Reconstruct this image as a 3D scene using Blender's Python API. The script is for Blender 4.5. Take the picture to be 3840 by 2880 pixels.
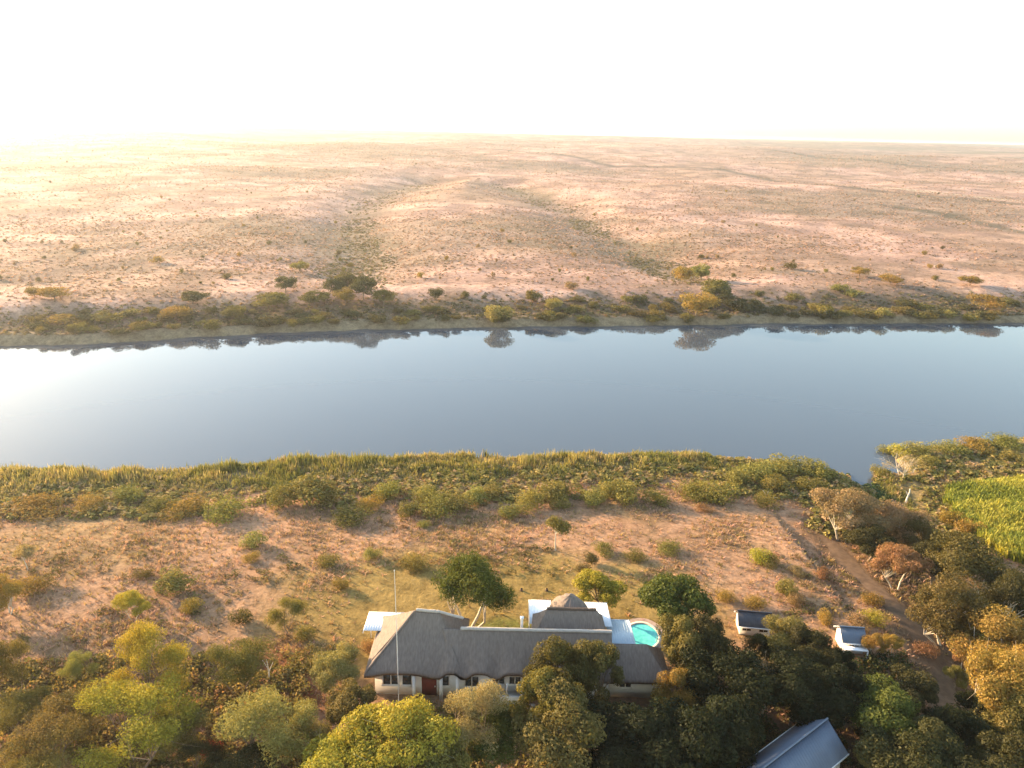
import bpy, math, random
import numpy as np
from mathutils import Vector

R = math.radians
for o in list(bpy.data.objects):
    bpy.data.objects.remove(o)
SC = bpy.context.scene
COL = SC.collection

# ------------------------------------------------------------------ camera
CAM_H = 50.0
PITCH, ROLL = R(18.3), R(1.3)
FPX = 2847.0                                   # focal length in pixels of the 3840 px wide photograph
FW = np.array([0, math.cos(PITCH), -math.sin(PITCH)])
RT0 = np.array([1., 0, 0]); UP0 = np.cross(RT0, FW)
RT = RT0 * math.cos(ROLL) + UP0 * math.sin(ROLL)
UP = np.cross(RT, FW)
cam_d = bpy.data.cameras.new("camera"); cam = bpy.data.objects.new("camera", cam_d); COL.objects.link(cam)
cam_d.sensor_width = 36.0; cam_d.lens = 36.0 * FPX / 3840.0
cam_d.clip_start = 0.5; cam_d.clip_end = 60000.0
from mathutils import Matrix
cam.matrix_world = Matrix(((RT[0], UP[0], -FW[0], 0), (RT[1], UP[1], -FW[1], 0), (RT[2], UP[2], -FW[2], CAM_H), (0, 0, 0, 1)))
SC.camera = cam

# ------------------------------------------------------------------ sky and sun
SUN_EL, SUN_AZ = R(14.0), R(-57.0)             # azimuth from +Y, negative is towards -X
world = bpy.data.worlds.new("World"); SC.world = world; world.use_nodes = True
wn = world.node_tree; bg = wn.nodes["Background"]
sky = wn.nodes.new("ShaderNodeTexSky"); sky.sky_type = 'NISHITA'; sky.sun_disc = False
sky.sun_elevation = SUN_EL; sky.sun_rotation = SUN_AZ
sky.altitude = 0; sky.air_density = 1.1; sky.dust_density = 0.7; sky.ozone_density = 0.25
wn.links.new(sky.outputs[0], bg.inputs[0]); bg.inputs[1].default_value = 0.15
sun_d = bpy.data.lights.new("sun", 'SUN'); sun_d.energy = 5.0; sun_d.angle = R(0.6); sun_d.color = (1.0, 0.72, 0.43)
sun = bpy.data.objects.new("sun", sun_d); COL.objects.link(sun)
to_sun = Vector((math.sin(SUN_AZ) * math.cos(SUN_EL), math.cos(SUN_AZ) * math.cos(SUN_EL), math.sin(SUN_EL)))
sun.rotation_euler = to_sun.to_track_quat('Z', 'Y').to_euler()
SC.view_settings.view_transform = 'Standard'; SC.view_settings.look = 'None'
SC.view_settings.gamma = 1.0; SC.view_settings.use_curve_mapping = False
SC.view_settings.exposure = 2.0
SC.render.engine = 'CYCLES'
SC.cycles.use_denoising = True
SC.cycles.max_bounces = 6; SC.cycles.volume_bounces = 1; SC.cycles.transparent_max_bounces = 8
SC.cycles.caustics_reflective = False; SC.cycles.caustics_refractive = False
HAZE_DENSITY = 0.000115
HAZE_G = 0.55

# ------------------------------------------------------------------ helpers
rng = np.random.default_rng(7)

def ray(u, v):
    return FW + RT * ((u - 1920) / FPX) + UP * ((1440 - v) / FPX)
def at(u, v, z=0.0):
    d = ray(u, v); t = (z - CAM_H) / d[2]
    return np.array([0, 0, CAM_H]) + d * t
def depth_of(p):
    return float((np.asarray(p, float) - [0, 0, CAM_H]) @ FW)
def vpix(p):
    q = np.asarray(p, float) - [0, 0, CAM_H]; w = q @ FW
    return 1440 - FPX * (q @ UP) / w

def hash2(ix, iy, seed):
    h = (ix.astype(np.int64) * 374761393 + iy.astype(np.int64) * 668265263 + seed * 974711) & 0x7fffffff
    h = ((h ^ (h >> 13)) * 1274126177) & 0x7fffffff
    return ((h ^ (h >> 16)) & 0xffff) / 65535.0
def vnoise(x, y, seed=0):
    x = np.asarray(x, float); y = np.asarray(y, float)
    ix = np.floor(x); iy = np.floor(y); fx = x - ix; fy = y - iy
    fx = fx * fx * fx * (fx * (fx * 6 - 15) + 10); fy = fy * fy * fy * (fy * (fy * 6 - 15) + 10)
    a = hash2(ix, iy, seed); b = hash2(ix + 1, iy, seed); c = hash2(ix, iy + 1, seed); d = hash2(ix + 1, iy + 1, seed)
    return (a * (1 - fx) + b * fx) * (1 - fy) + (c * (1 - fx) + d * fx) * fy
def fbm(x, y, seed=0, oct=4):
    s = 0; a = 0.5; t = 0
    for i in range(oct):
        s = s + a * vnoise(x * 2 ** i + 13.7 * i, y * 2 ** i - 7.1 * i, seed + i); t += a; a *= 0.5
    return s / t
def sstep(e0, e1, x):
    t = np.clip((x - e0) / (e1 - e0), 0, 1); return t * t * (3 - 2 * t)
def seg_dist(x, y, pts):
    x = np.asarray(x, float); y = np.asarray(y, float)
    best = np.full(np.broadcast(x, y).shape, 1e9)
    for (x0, y0), (x1, y1) in zip(pts[:-1], pts[1:]):
        dx, dy = x1 - x0, y1 - y0
        t = np.clip(((x - x0) * dx + (y - y0) * dy) / (dx * dx + dy * dy), 0, 1)
        best = np.minimum(best, np.hypot(x - x0 - t * dx, y - y0 - t * dy))
    return best

def tag(o, label=None, cat=None, group=None, kind=None):
    if label: o["label"] = label
    if cat: o["category"] = cat
    if group: o["group"] = group
    if kind: o["kind"] = kind
    return o
def link(o, parent=None):
    COL.objects.link(o)
    if parent is not None: o.parent = parent
    return o
def empty(name, loc, rz=0.0):
    o = bpy.data.objects.new(name, None); o.empty_display_size = 0.5
    o.location = loc; o.rotation_euler = (0, 0, rz); return link(o)

def np_mesh(name, verts, faces, mat=None, attrs=None, smooth=False):
    """faces: (M,k) array or list of such arrays"""
    me = bpy.data.meshes.new(name)
    fl = faces if isinstance(faces, list) else [faces]
    fl = [np.asarray(f, np.int32) for f in fl if len(f)]
    verts = np.asarray(verts, np.float32)
    me.vertices.add(len(verts)); me.vertices.foreach_set("co", verts.ravel())
    loops = np.concatenate([f.ravel() for f in fl])
    sizes = np.concatenate([np.full(len(f), f.shape[1], np.int32) for f in fl])
    starts = np.concatenate([[0], np.cumsum(sizes)[:-1]]).astype(np.int32)
    me.loops.add(len(loops)); me.loops.foreach_set("vertex_index", loops)
    me.polygons.add(len(sizes)); me.polygons.foreach_set("loop_start", starts)
    if smooth: me.polygons.foreach_set("use_smooth", np.ones(len(sizes), bool))
    if attrs:
        for k, a in attrs.items():
            a = np.asarray(a, np.float32)
            if a.ndim == 1:
                at_ = me.attributes.new(k, 'FLOAT', 'POINT'); at_.data.foreach_set("value", a)
            else:
                at_ = me.attributes.new(k, 'FLOAT_COLOR', 'POINT')
                if a.shape[1] == 3: a = np.concatenate([a, np.ones((len(a), 1), np.float32)], 1)
                at_.data.foreach_set("color", a.ravel())
    me.update(calc_edges=True)
    if mat: me.materials.append(mat)
    return me

class MB:
    """collects boxes, tubes and patches into one mesh"""
    def __init__(s): s.v = []; s.q = []; s.t = []; s.n = 0
    def add(s, verts, quads=(), tris=()):
        verts = np.asarray(verts, float)
        s.v.append(verts)
        if len(quads): s.q.append(np.asarray(quads, int) + s.n)
        if len(tris): s.t.append(np.asarray(tris, int) + s.n)
        s.n += len(verts); return s
    def box(s, x0, x1, y0, y1, z0, z1):
        v = [(x0,y0,z0),(x1,y0,z0),(x1,y1,z0),(x0,y1,z0),(x0,y0,z1),(x1,y0,z1),(x1,y1,z1),(x0,y1,z1)]
        return s.add(v, [(0,3,2,1),(4,5,6,7),(0,1,5,4),(1,2,6,5),(2,3,7,6),(3,0,4,7)])
    def tube(s, pts, radii, sides=6):
        pts = np.asarray(pts, float); n = len(pts)
        tan = np.gradient(pts, axis=0); tan /= np.linalg.norm(tan, axis=1)[:, None] + 1e-9
        ref = np.array([0.31, 0.95, 0.05]) ; vs = []
        for p, t, r in zip(pts, tan, radii):
            a = np.cross(t, ref); a /= np.linalg.norm(a) + 1e-9; b = np.cross(t, a)
            for k in range(sides):
                th = 2 * math.pi * k / sides
                vs.append(p + r * (a * math.cos(th) + b * math.sin(th)))
        q = []
        for i in range(n - 1):
            for k in range(sides):
                k2 = (k + 1) % sides
                q.append((i*sides+k, i*sides+k2, (i+1)*sides+k2, (i+1)*sides+k))
        return s.add(vs, q)
    def patch(s, P, thick=0.0):
        """P: (a,b,3) grid; with thickness straight down"""
        a, b = P.shape[:2]; v = P.reshape(-1, 3)
        idx = np.arange(a * b).reshape(a, b)
        q = np.stack([idx[:-1, :-1], idx[1:, :-1], idx[1:, 1:], idx[:-1, 1:]], -1).reshape(-1, 4)
        if not thick: return s.add(v, q)
        v2 = v.copy(); v2[:, 2] -= thick; n = a * b
        rim = np.concatenate([idx[0, :], idx[1:, -1], idx[-1, -2::-1], idx[-2:0:-1, 0]])
        side = [(rim[i], rim[(i+1) % len(rim)], rim[(i+1) % len(rim)] + n, rim[i] + n) for i in range(len(rim))]
        return s.add(np.concatenate([v, v2]), np.concatenate([q, q[:, ::-1] + n, np.array(side)]))
    def mesh(s, name, mat, smooth=False):
        fl = []
        if s.q: fl.append(np.concatenate(s.q))
        if s.t: fl.append(np.concatenate(s.t))
        return np_mesh(name, np.concatenate(s.v), fl, mat, None, smooth)
    def build(s, name, mat, parent=None, smooth=False):
        return link(bpy.data.objects.new(name, s.mesh(name, mat, smooth)), parent)

# ------------------------------------------------------------------ materials
def new_mat(name):
    m = bpy.data.materials.new(name); m.use_nodes = True
    return m, m.node_tree.nodes, m.node_tree.links, m.node_tree.nodes["Principled BSDF"]
def ramp(n, stops):
    r = n.new("ShaderNodeValToRGB"); e = r.color_ramp.elements
    e[0].position, e[0].color = stops[0][0], (*stops[0][1], 1); e[1].position, e[1].color = stops[-1][0], (*stops[-1][1], 1)
    for p, c in stops[1:-1]:
        x = e.new(p); x.color = (*c, 1)
    return r
def noise_node(n, l, scale, detail=5, vec=None, rough=0.6):
    t = n.new("ShaderNodeTexNoise"); t.inputs["Scale"].default_value = scale; t.inputs["Detail"].default_value = detail
    t.inputs["Roughness"].default_value = rough
    if vec is not None: l.new(vec, t.inputs["Vector"])
    return t
def math_node(n, l, op, a, b):
    m = n.new("ShaderNodeMath"); m.operation = op
    for i, x in enumerate((a, b)):
        if hasattr(x, "links"): l.new(x, m.inputs[i])
        else: m.inputs[i].default_value = x
    return m.outputs[0]
def mix_col(n, l, fac, a, b, mode='MIX'):
    m = n.new("ShaderNodeMix"); m.data_type = 'RGBA'; m.blend_type = mode
    for i, x in ((0, fac), (6, a), (7, b)):
        if hasattr(x, "links"): l.new(x, m.inputs[i])
        else: m.inputs[i].default_value = x if i == 0 else (*x, 1)
    return m.outputs[2]

def plain(name, col, rough=0.8, var=0.15, scale=3.0, bump=0.0, metallic=0.0, spec=0.3, stretch=None):
    m, n, l, b = new_mat(name)
    tc = n.new("ShaderNodeTexCoord"); vec = tc.outputs["Object"]
    if stretch:
        mp = n.new("ShaderNodeMapping"); mp.inputs["Scale"].default_value = stretch; l.new(vec, mp.inputs[0]); vec = mp.outputs[0]
    t = noise_node(n, l, scale, 6, vec)
    r = ramp(n, [(0.3, tuple(c * (1 - var) for c in col)), (0.7, tuple(min(1, c * (1 + var)) for c in col))])
    l.new(t.outputs[0], r.inputs[0]); l.new(r.outputs[0], b.inputs["Base Color"])
    b.inputs["Roughness"].default_value = rough; b.inputs["Metallic"].default_value = metallic
    b.inputs["Specular IOR Level"].default_value = spec
    if bump:
        bp = n.new("ShaderNodeBump"); bp.inputs["Strength"].default_value = 1.0; bp.inputs["Distance"].default_value = bump
        l.new(t.outputs[0], bp.inputs["Height"]); l.new(bp.outputs[0], b.inputs["Normal"])
    return m

def leaf_mat(name, trans=0.28, use_obj=True, col=None):
    """leaf colour = object colour varied leaf by leaf (attribute tint); light comes through the blades"""
    m, n, l, b = new_mat(name); n.remove(b); out = n["Material Output"]
    at_ = n.new("ShaderNodeAttribute"); at_.attribute_name = "tint"
    oi = n.new("ShaderNodeObjectInfo")
    if use_obj: base = oi.outputs["Color"]
    else:
        rgb = n.new("ShaderNodeAttribute"); rgb.attribute_name = "lcol"; base = rgb.outputs["Color"]
    v = math_node(n, l, 'MULTIPLY_ADD', at_.outputs["Fac"], 0.9)
    v.node.inputs[2].default_value = 0.55
    hsv = n.new("ShaderNodeHueSaturation"); l.new(base, hsv.inputs["Color"]); l.new(v, hsv.inputs["Value"])
    h = math_node(n, l, 'MULTIPLY_ADD', at_.outputs["Fac"], -0.035); h.node.inputs[2].default_value = 0.5175
    l.new(h, hsv.inputs["Hue"])
    d = n.new("ShaderNodeBsdfDiffuse"); t = n.new("ShaderNodeBsdfTranslucent"); g = n.new("ShaderNodeBsdfGlossy")
    g.inputs["Roughness"].default_value = 0.55; g.inputs["Color"].default_value = (0.5, 0.5, 0.5, 1)
    l.new(hsv.outputs[0], d.inputs[0])
    warm = mix_col(n, l, 1.0, hsv.outputs[0], (1.25, 1.15, 0.55), 'MULTIPLY'); l.new(warm, t.inputs[0])
    mx = n.new("ShaderNodeMixShader"); mx.inputs[0].default_value = trans
    l.new(d.outputs[0], mx.inputs[1]); l.new(t.outputs[0], mx.inputs[2])
    m2 = n.new("ShaderNodeMixShader"); m2.inputs[0].default_value = 0.012
    l.new(mx.outputs[0], m2.inputs[1]); l.new(g.outputs[0], m2.inputs[2]); l.new(m2.outputs[0], out.inputs[0])
    return m

M_LEAF = leaf_mat("leaf"); M_MASS = leaf_mat("mass_leaf", 0.3, False)
M_BARK = plain("bark", (0.20, 0.14, 0.09), 0.9, 0.3, 4, 0.02)
M_PALEBARK = plain("pale_bark", (0.50, 0.42, 0.31), 0.85, 0.2, 4, 0.01)
M_THATCH = plain("thatch", (0.178, 0.138, 0.110), 0.95, 0.22, 2.2, 0.05, stretch=(3.0, 0.8, 0.8), spec=0.15)
M_THATCH_CAP = plain("thatch_cap", (0.42, 0.36, 0.30), 0.9, 0.15, 3, 0.01)
M_WHITE = plain("white_plaster", (0.74, 0.71, 0.66), 0.8, 0.07, 1.2, 0.004)
M_WHITEROOF = plain("white_sheet", (0.80, 0.80, 0.79), 0.45, 0.05, 0.8)
M_BLUEROOF = plain("blue_sheet", (0.42, 0.50, 0.55), 0.4, 0.08, 0.7)
M_DARKROOF = plain("dark_roof_paint", (0.075, 0.07, 0.075), 0.6, 0.2, 1.5)
M_SLATEROOF = plain("slate_roof_paint", (0.13, 0.15, 0.18), 0.5, 0.12, 0.9)
M_GREYROOF = plain("blue_grey_sheet", (0.11, 0.13, 0.165), 0.6, 0.12, 0.5)
M_GLASS = plain("window_glass", (0.025, 0.028, 0.03), 0.08, 0.1, 1, spec=0.6)
M_REDDOOR = plain("dark_red_door", (0.16, 0.03, 0.022), 0.6, 0.15, 2)
M_WOOD = plain("dark_wood", (0.10, 0.065, 0.045), 0.8, 0.25, 5)
M_STEEL = plain("mast_metal", (0.62, 0.58, 0.52), 0.5, 0.05, 3)
M_STONE = plain("pool_coping_stone", (0.55, 0.47, 0.38), 0.85, 0.15, 3, 0.01)
M_DEADWOOD = plain("dead_wood", (0.62, 0.54, 0.44), 0.85, 0.15, 4)

# ground
mg, n, l, b = new_mat("ground_earth")
a = n.new("ShaderNodeAttribute"); a.attribute_name = "gcol"
tc = n.new("ShaderNodeTexCoord"); ov = tc.outputs["Object"]
n1 = noise_node(n, l, 0.55, 8, ov, 0.72); n2 = noise_node(n, l, 0.07, 6, ov, 0.65); n3 = noise_node(n, l, 2.3, 4, ov, 0.7)
f1 = ramp(n, [(0.32, (0.52, 0.50, 0.46)), (0.50, (0.98, 0.97, 0.96)), (0.72, (1.36, 1.34, 1.30))]); l.new(n1.outputs[0], f1.inputs[0])
f2 = ramp(n, [(0.30, (0.80, 0.78, 0.72)), (0.70, (1.18, 1.16, 1.14))]); l.new(n2.outputs[0], f2.inputs[0])
f3 = ramp(n, [(0.34, (0.78, 0.76, 0.72)), (0.66, (1.16, 1.16, 1.16))]); l.new(n3.outputs[0], f3.inputs[0])
c = mix_col(n, l, 1.0, a.outputs["Color"], f1.outputs[0], 'MULTIPLY')
c = mix_col(n, l, 1.0, c, f2.outputs[0], 'MULTIPLY'); c = mix_col(n, l, 1.0, c, f3.outputs[0], 'MULTIPLY')
l.new(c, b.inputs["Base Color"]); b.inputs["Roughness"].default_value = 1.0; b.inputs["Specular IOR Level"].default_value = 0.05
bp = n.new("ShaderNodeBump"); bp.inputs["Distance"].default_value = 0.28; bp.inputs["Strength"].default_value = 0.9
hh = math_node(n, l, 'MULTIPLY_ADD', n3.outputs[0], 0.25); l.new(n1.outputs[0], hh.node.inputs[2])
n4 = noise_node(n, l, 0.20, 3, ov, 0.6); fa = n.new("ShaderNodeAttribute"); fa.attribute_name = "farness"
fr = math_node(n, l, 'MULTIPLY', n4.outputs[0], fa.outputs["Fac"]); fr2 = math_node(n, l, 'MULTIPLY_ADD', fr, 1.7); l.new(hh, fr2.node.inputs[2])
l.new(fr2, bp.inputs["Height"]); l.new(bp.outputs[0], b.inputs["Normal"])
M_GROUND = mg

# river water: fresnel mirror over a dim silty body
mw, n, l, b = new_mat("river_water")
b.inputs["Base Color"].default_value = (0.052, 0.064, 0.078, 1); b.inputs["Roughness"].default_value = 0.035; b.inputs["IOR"].default_value = 1.333
tc = n.new("ShaderNodeTexCoord"); mp = n.new("ShaderNodeMapping"); mp.inputs["Scale"].default_value = (0.5, 1.0, 1.0)
l.new(tc.outputs["Object"], mp.inputs[0]); t = noise_node(n, l, 0.9, 4, mp.outputs[0])
bp = n.new("ShaderNodeBump"); bp.inputs["Distance"].default_value = 0.004; bp.inputs["Strength"].default_value = 1.0
l.new(t.outputs[0], bp.inputs["Height"]); l.new(bp.outputs[0], b.inputs["Normal"])
M_WATER = mw
mp_, n, l, b = new_mat("pool_water")
b.inputs["Base Color"].default_value = (0.05, 0.42, 0.40, 1); b.inputs["Roughness"].default_value = 0.05; b.inputs["IOR"].default_value = 1.333
tc = n.new("ShaderNodeTexCoord"); t = noise_node(n, l, 2.0, 3, tc.outputs["Object"])
r = ramp(n, [(0.35, (0.08, 0.50, 0.47)), (0.65, (0.14, 0.62, 0.57))]); l.new(t.outputs[0], r.inputs[0]); l.new(r.outputs[0], b.inputs["Base Color"])
bp = n.new("ShaderNodeBump"); bp.inputs["Distance"].default_value = 0.01; l.new(t.outputs[0], bp.inputs["Height"]); l.new(bp.outputs[0], b.inputs["Normal"])
M_POOL = mp_

# ------------------------------------------------------------------ terrain
WATER_Z = -3.0
def line(pts, z):                               # shoreline points read off the photograph, as world x, y at height z
    p = np.array([at(u, v, z)[:2] for u, v in pts]); return p[np.argsort(p[:, 0])]
NEAR = line([(-900, 1770), (0, 1740), (500, 1738), (950, 1722), (1100, 1700), (1500, 1694), (1900, 1686), (2400, 1678), (2650, 1684), (2850, 1712), (2990, 1720), (3090, 1740)], -1.3)
NEAR = np.concatenate([[[-2000, 60.0]], NEAR])
FAR = line([(-900, 1370), (-400, 1330), (0, 1297), (180, 1300), (500, 1281), (700, 1268), (940, 1254), (1300, 1240), (1700, 1231), (2300, 1224), (3000, 1215), (3840, 1214), (4600, 1212)], WATER_Z)
FAR = np.concatenate([[[-2000, 40.0]], FAR, [[2200, 520.0]]])
# the creek mouth: water polygon centre line between the two headlands
INLET_L = np.array([at(u, v, WATER_Z)[:2] for u, v in [(3010, 1730), (3110, 1765), (3180, 1800), (3240, 1840), (3330, 1890)]])
INLET_R = np.array([at(u, v, WATER_Z)[:2] for u, v in [(3420, 1672), (3330, 1705), (3295, 1745), (3285, 1790), (3330, 1890)]])
RIGHT = line([(3330, 1700), (3450, 1668), (3650, 1650), (3840, 1632), (4400, 1590)], WATER_Z + 1.2)
RIGHT = np.concatenate([RIGHT, [[2200, 330.0]]])
RAVINE = [tuple(at(u, v, -2)[:2]) for u, v in [(3330, 1880), (3400, 2000), (3520, 2150), (3640, 2350), (3700, 2600), (3720, 2880)]]
TRACK = [tuple(at(u, v, 0)[:2]) for u, v in [(3080, 1930), (3180, 2080), (3290, 2200), (3430, 2330), (3520, 2450), (3560, 2560), (3540, 2680)]]
GULLY1 = [tuple(at(u, v, z)[:2]) for u, v, z in [(1345, 1090, 1), (1330, 950, 4), (1310, 820, 8), (1340, 740, 12), (1450, 680, 14), (1600, 640, 16)]]
GULLY2 = [tuple(at(u, v, z)[:2]) for u, v, z in [(2600, 1060, 1), (2480, 960, 4), (2320, 850, 8), (2180, 770, 11), (2080, 700, 14), (1900, 650, 16)]]
def far_line(pts, z): return [tuple(at(u, v, z)[:2]) for u, v in pts]
LINES = [far_line(q, 12) for q in ([(2700, 640), (3100, 690), (3500, 720), (3900, 745)], [(3250, 735), (3560, 765), (3900, 820)], [(1850, 590), (2300, 630), (2700, 640)], [(200, 535), (900, 545), (1500, 560)], [(2900, 600), (3400, 640), (3900, 660)])]
PALE = [far_line(q, 12) for q in ([(-100, 672), (350, 655), (720, 615), (1000, 600)], [(150, 525), (450, 517), (740, 533)], [(3300, 690), (3600, 715), (3900, 735)])]

def inlet_mask(x, y):                            # 1 inside the creek mouth
    yl = INLET_L[0][1] + 2; yb = INLET_L[-1][1]
    xl = np.interp(y, INLET_L[::-1, 1], INLET_L[::-1, 0]); xr = np.interp(y, np.sort(INLET_R[:, 1]), INLET_R[np.argsort(INLET_R[:, 1]), 0])
    d = np.minimum(np.minimum(x - xl, xr - x), y - yb)
    return d                                     # positive inside, metres
def water_depthness(x, y):
    """signed metres inside the river (positive) or on land (negative)"""
    yn = np.where(x < INLET_R[1][0], np.interp(x, NEAR[:, 0], NEAR[:, 1]), np.interp(x, RIGHT[:, 0], RIGHT[:, 1]))
    yf = np.interp(x, FAR[:, 0], FAR[:, 1])
    wob = 1.2 * (vnoise(x / 6.0, y / 9.0, 5) - 0.5) + 0.7 * (vnoise(x / 2.0, y / 3.0, 6) - 0.5)
    r = np.minimum(y - yn, yf - y) + wob * 1.4
    return np.maximum(r, np.where((x > 38) & (y < 135), inlet_mask(x, y) + wob * .5, -1e9))
def height(x, y):
    x = np.asarray(x, float); y = np.asarray(y, float)
    r = np.hypot(x, y)
    yf = np.interp(x, FAR[:, 0], FAR[:, 1])
    farside = y > yf - 30
    w = water_depthness(x, y)
    # near side
    zn = -2.0 * sstep(-42, -5, w) + 0.35 * (fbm(x / 14, y / 14, 11) - 0.5) + 0.12 * (fbm(x / 3, y / 3, 12) - 0.5)
    # the flat yard round the house
    yard = sstep(30, 18, np.hypot((x - 1) * 0.8, (y - 62)))
    zn = zn * (1 - yard)
    rv = seg_dist(x, y, RAVINE); zn = zn - 1.5 * sstep(9, 1, rv)
    zn = zn - 0.006 * np.maximum(0, 40 - y)
    # far side: river bank, terrace, long rolling slopes
    d = np.maximum(-w, 0)
    zf = -2.7 + 1.6 * sstep(0.5, 5, d) + 3.6 * sstep(9, 34, d) + 0.9 * (fbm(x / 18, y / 18, 15) - 0.5) * sstep(3, 20, d)
    zf = zf + sstep(30, 900, d) * 18 + (fbm(x / 420 + 3.1, y / 420, 21, 3) - 0.5) * 26 * sstep(120, 700, d) + (fbm(x / 90, y / 90, 31, 3) - 0.5) * 3.4 * sstep(40, 300, d) + (fbm(x / 16, y / 16, 33, 3) - 0.5) * 0.8 * sstep(30, 80, d)
    zf = zf + (fbm(x / 1900, y / 1900, 41, 3) - 0.42) * 30 * sstep(900, 3500, d)
    zf = zf + 26 * sstep(700, 3300, d)
    g = np.minimum(seg_dist(x, y, GULLY1), seg_dist(x, y, GULLY2)); gw = 10 + r * 0.035
    zf = zf - np.exp(-(g / gw) ** 2) * (2.0 + 0.006 * r) * sstep(15, 90, d)
    z = np.where(farside, zf, zn)
    # river bed
    z = np.where(w > -0.6, np.minimum(z, WATER_Z - 0.35 * (w + 0.0) ), z)
    t = sstep(-2.2, 0.3, w)
    z = z * (1 - t) + np.minimum(z, WATER_Z - 0.12 - 0.3 * np.maximum(w, 0)) * t
    z = np.maximum(z, -8.0)
    return np.where(z > 42, 42 + 6.5 * np.tanh((z - 42) / 6.5), z)
def hz(x, y): return float(height(np.array([x]), np.array([y]))[0])
def on_ground(u, v, h=0.0):
    """ground point whose height above ground h is seen at pixel u, v"""
    d = ray(u, v); ts = np.geomspace(30, 6000, 4000)
    P = np.array([0, 0, CAM_H]) + ts[:, None] * d
    f = P[:, 2] - h - height(P[:, 0], P[:, 1])
    i = int(np.argmax(f < 0)) if (f < 0).any() else len(ts) - 1
    i = max(i, 1); a_, b_ = f[i - 1], f[i]; k = a_ / (a_ - b_ + 1e-9)
    t = ts[i - 1] + k * (ts[i] - ts[i - 1]); p = np.array([0, 0, CAM_H]) + t * d
    return np.array([p[0], p[1], hz(p[0], p[1])])

LAWN_C = at(1900, 2260, 0)[:2]
def zone_colour(x, y):
    r = np.hypot(x, y); w = water_depthness(x, y); yf = np.interp(x, FAR[:, 0], FAR[:, 1]); far = y > yf - 30; d = -w
    def lay(c, col, m): return c * (1 - m[..., None]) + np.array(col) * m[..., None]
    nA = fbm(x / 9, y / 9, 51); nB = fbm(x / 28, y / 28, 52); nC = fbm(x / 3.5, y / 3.5, 53)
    c = np.zeros(np.shape(x) + (3,)) + np.array((0.335, 0.200, 0.122))
    # near ground: pink dry grass, patches of straw and bare red soil
    c = lay(c, (0.240, 0.164, 0.076), sstep(0.50, 0.66, nB + 0.25 * (nA - .5)) * 0.7)
    c = lay(c, (0.21, 0.135, 0.075), sstep(0.56, 0.74, fbm(x / 5 + 4, y / 11, 57)) * 0.55)
    lawn = sstep(1.15, 0.75, np.hypot((x - LAWN_C[0] + 1) / 26, (y - LAWN_C[1] + 1) / 13) + 0.5 * (nA - 0.5))
    c = lay(c, (0.232, 0.164, 0.050), lawn * 0.9)
    green = sstep(1.1, 0.6, np.hypot((x - 1.0) / 6.0, (y - 67.5) / 3.2) + 0.5 * (nC - .5)); c = lay(c, (0.104, 0.116, 0.028), green * 0.8)  # green lawn, with the nearby tree's shade darkened into its colour
    red = sstep(1.1, 0.5, np.hypot((x + 23) / 6.5, (y - 56) / 10) + 0.9 * (nA - 0.5)); c = lay(c, (0.235, 0.095, 0.045), red)
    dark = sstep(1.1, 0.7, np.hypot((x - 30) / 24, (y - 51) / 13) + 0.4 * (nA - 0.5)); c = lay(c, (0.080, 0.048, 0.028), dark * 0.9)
    brown = sstep(68, 55, y + 8 * (nA - .5)) * sstep(-17, -30, x); c = lay(c, (0.19, 0.115, 0.058), brown * 0.85)  # lens vignette put into the ground colour: darker brown lower-left corner
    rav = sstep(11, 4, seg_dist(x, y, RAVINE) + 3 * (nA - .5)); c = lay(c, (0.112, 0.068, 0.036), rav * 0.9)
    trk = sstep(3.2, 2.0, seg_dist(x, y, TRACK) + 1.6 * (nC - 0.5)); c = lay(c, (0.150, 0.098, 0.062), trk)
    reed = sstep(13, 8, d + 5 * (nA - .5)); c = lay(c, (0.184, 0.144, 0.064), reed * 0.85)
    # far side
    cf = np.zeros(np.shape(x) + (3,)) + np.array((0.395, 0.258, 0.204))
    cf = lay(cf, (0.240, 0.164, 0.108), sstep(0.46, 0.64, fbm(x / 60, y / 60, 61)) * 0.6)
    st = fbm(x / 17, y / 17, 65, 5); cf = cf * (0.76 + 0.48 * sstep(0.32, 0.66, st))[..., None]
    cf = lay(cf, (0.136, 0.104, 0.064), sstep(0.60, 0.74, fbm(x / 26 + 9, y / 26, 66, 4)) * 0.4)
    cf = lay(cf, (0.176, 0.144, 0.096), sstep(0.56, 0.72, fbm(x / 260 + 5, y / 180, 62)) * 0.6)
    cf = lay(cf, (0.128, 0.124, 0.080), (0.35 + 0.65 * sstep(0.45, 0.62, fbm(x / 900 + 2, y / 260, 63))) * sstep(700, 2600, r) * 0.85)
    g = np.minimum(seg_dist(x, y, GULLY1), seg_dist(x, y, GULLY2)) + (nB - 0.5) * 26 + (fbm(x / 70, y / 70, 67) - .5) * (20 + r * .05)
    cf = lay(cf, (0.136, 0.120, 0.076), np.exp(-(np.maximum(g, 0) / (4 + r * 0.013)) ** 2) * 0.5 * sstep(20, 60, d))
    for pl in LINES: cf = lay(cf, (0.088, 0.080, 0.052), np.exp(-((seg_dist(x, y, pl) + (nB - .5) * 10) / (3 + r * .006)) ** 2) * 0.8)
    for pl in PALE: cf = lay(cf, (0.416, 0.336, 0.232), np.exp(-((seg_dist(x, y, pl) + (nB - .5) * 8) / (4 + r * .008)) ** 2) * 0.85)
    bank = sstep(30, 14, d + 14 * (nA - 0.5)); cf = lay(cf, (0.132, 0.096, 0.054), bank * 0.85)
    beach = sstep(9, 3, d + 3 * (nA - .5)); cf = lay(cf, (0.240, 0.188, 0.120), beach * 0.8)
    c = np.where(far[..., None], cf, c)
    return lay(c, (0.096, 0.080, 0.056), sstep(-0.8, 0.4, w))

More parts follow.
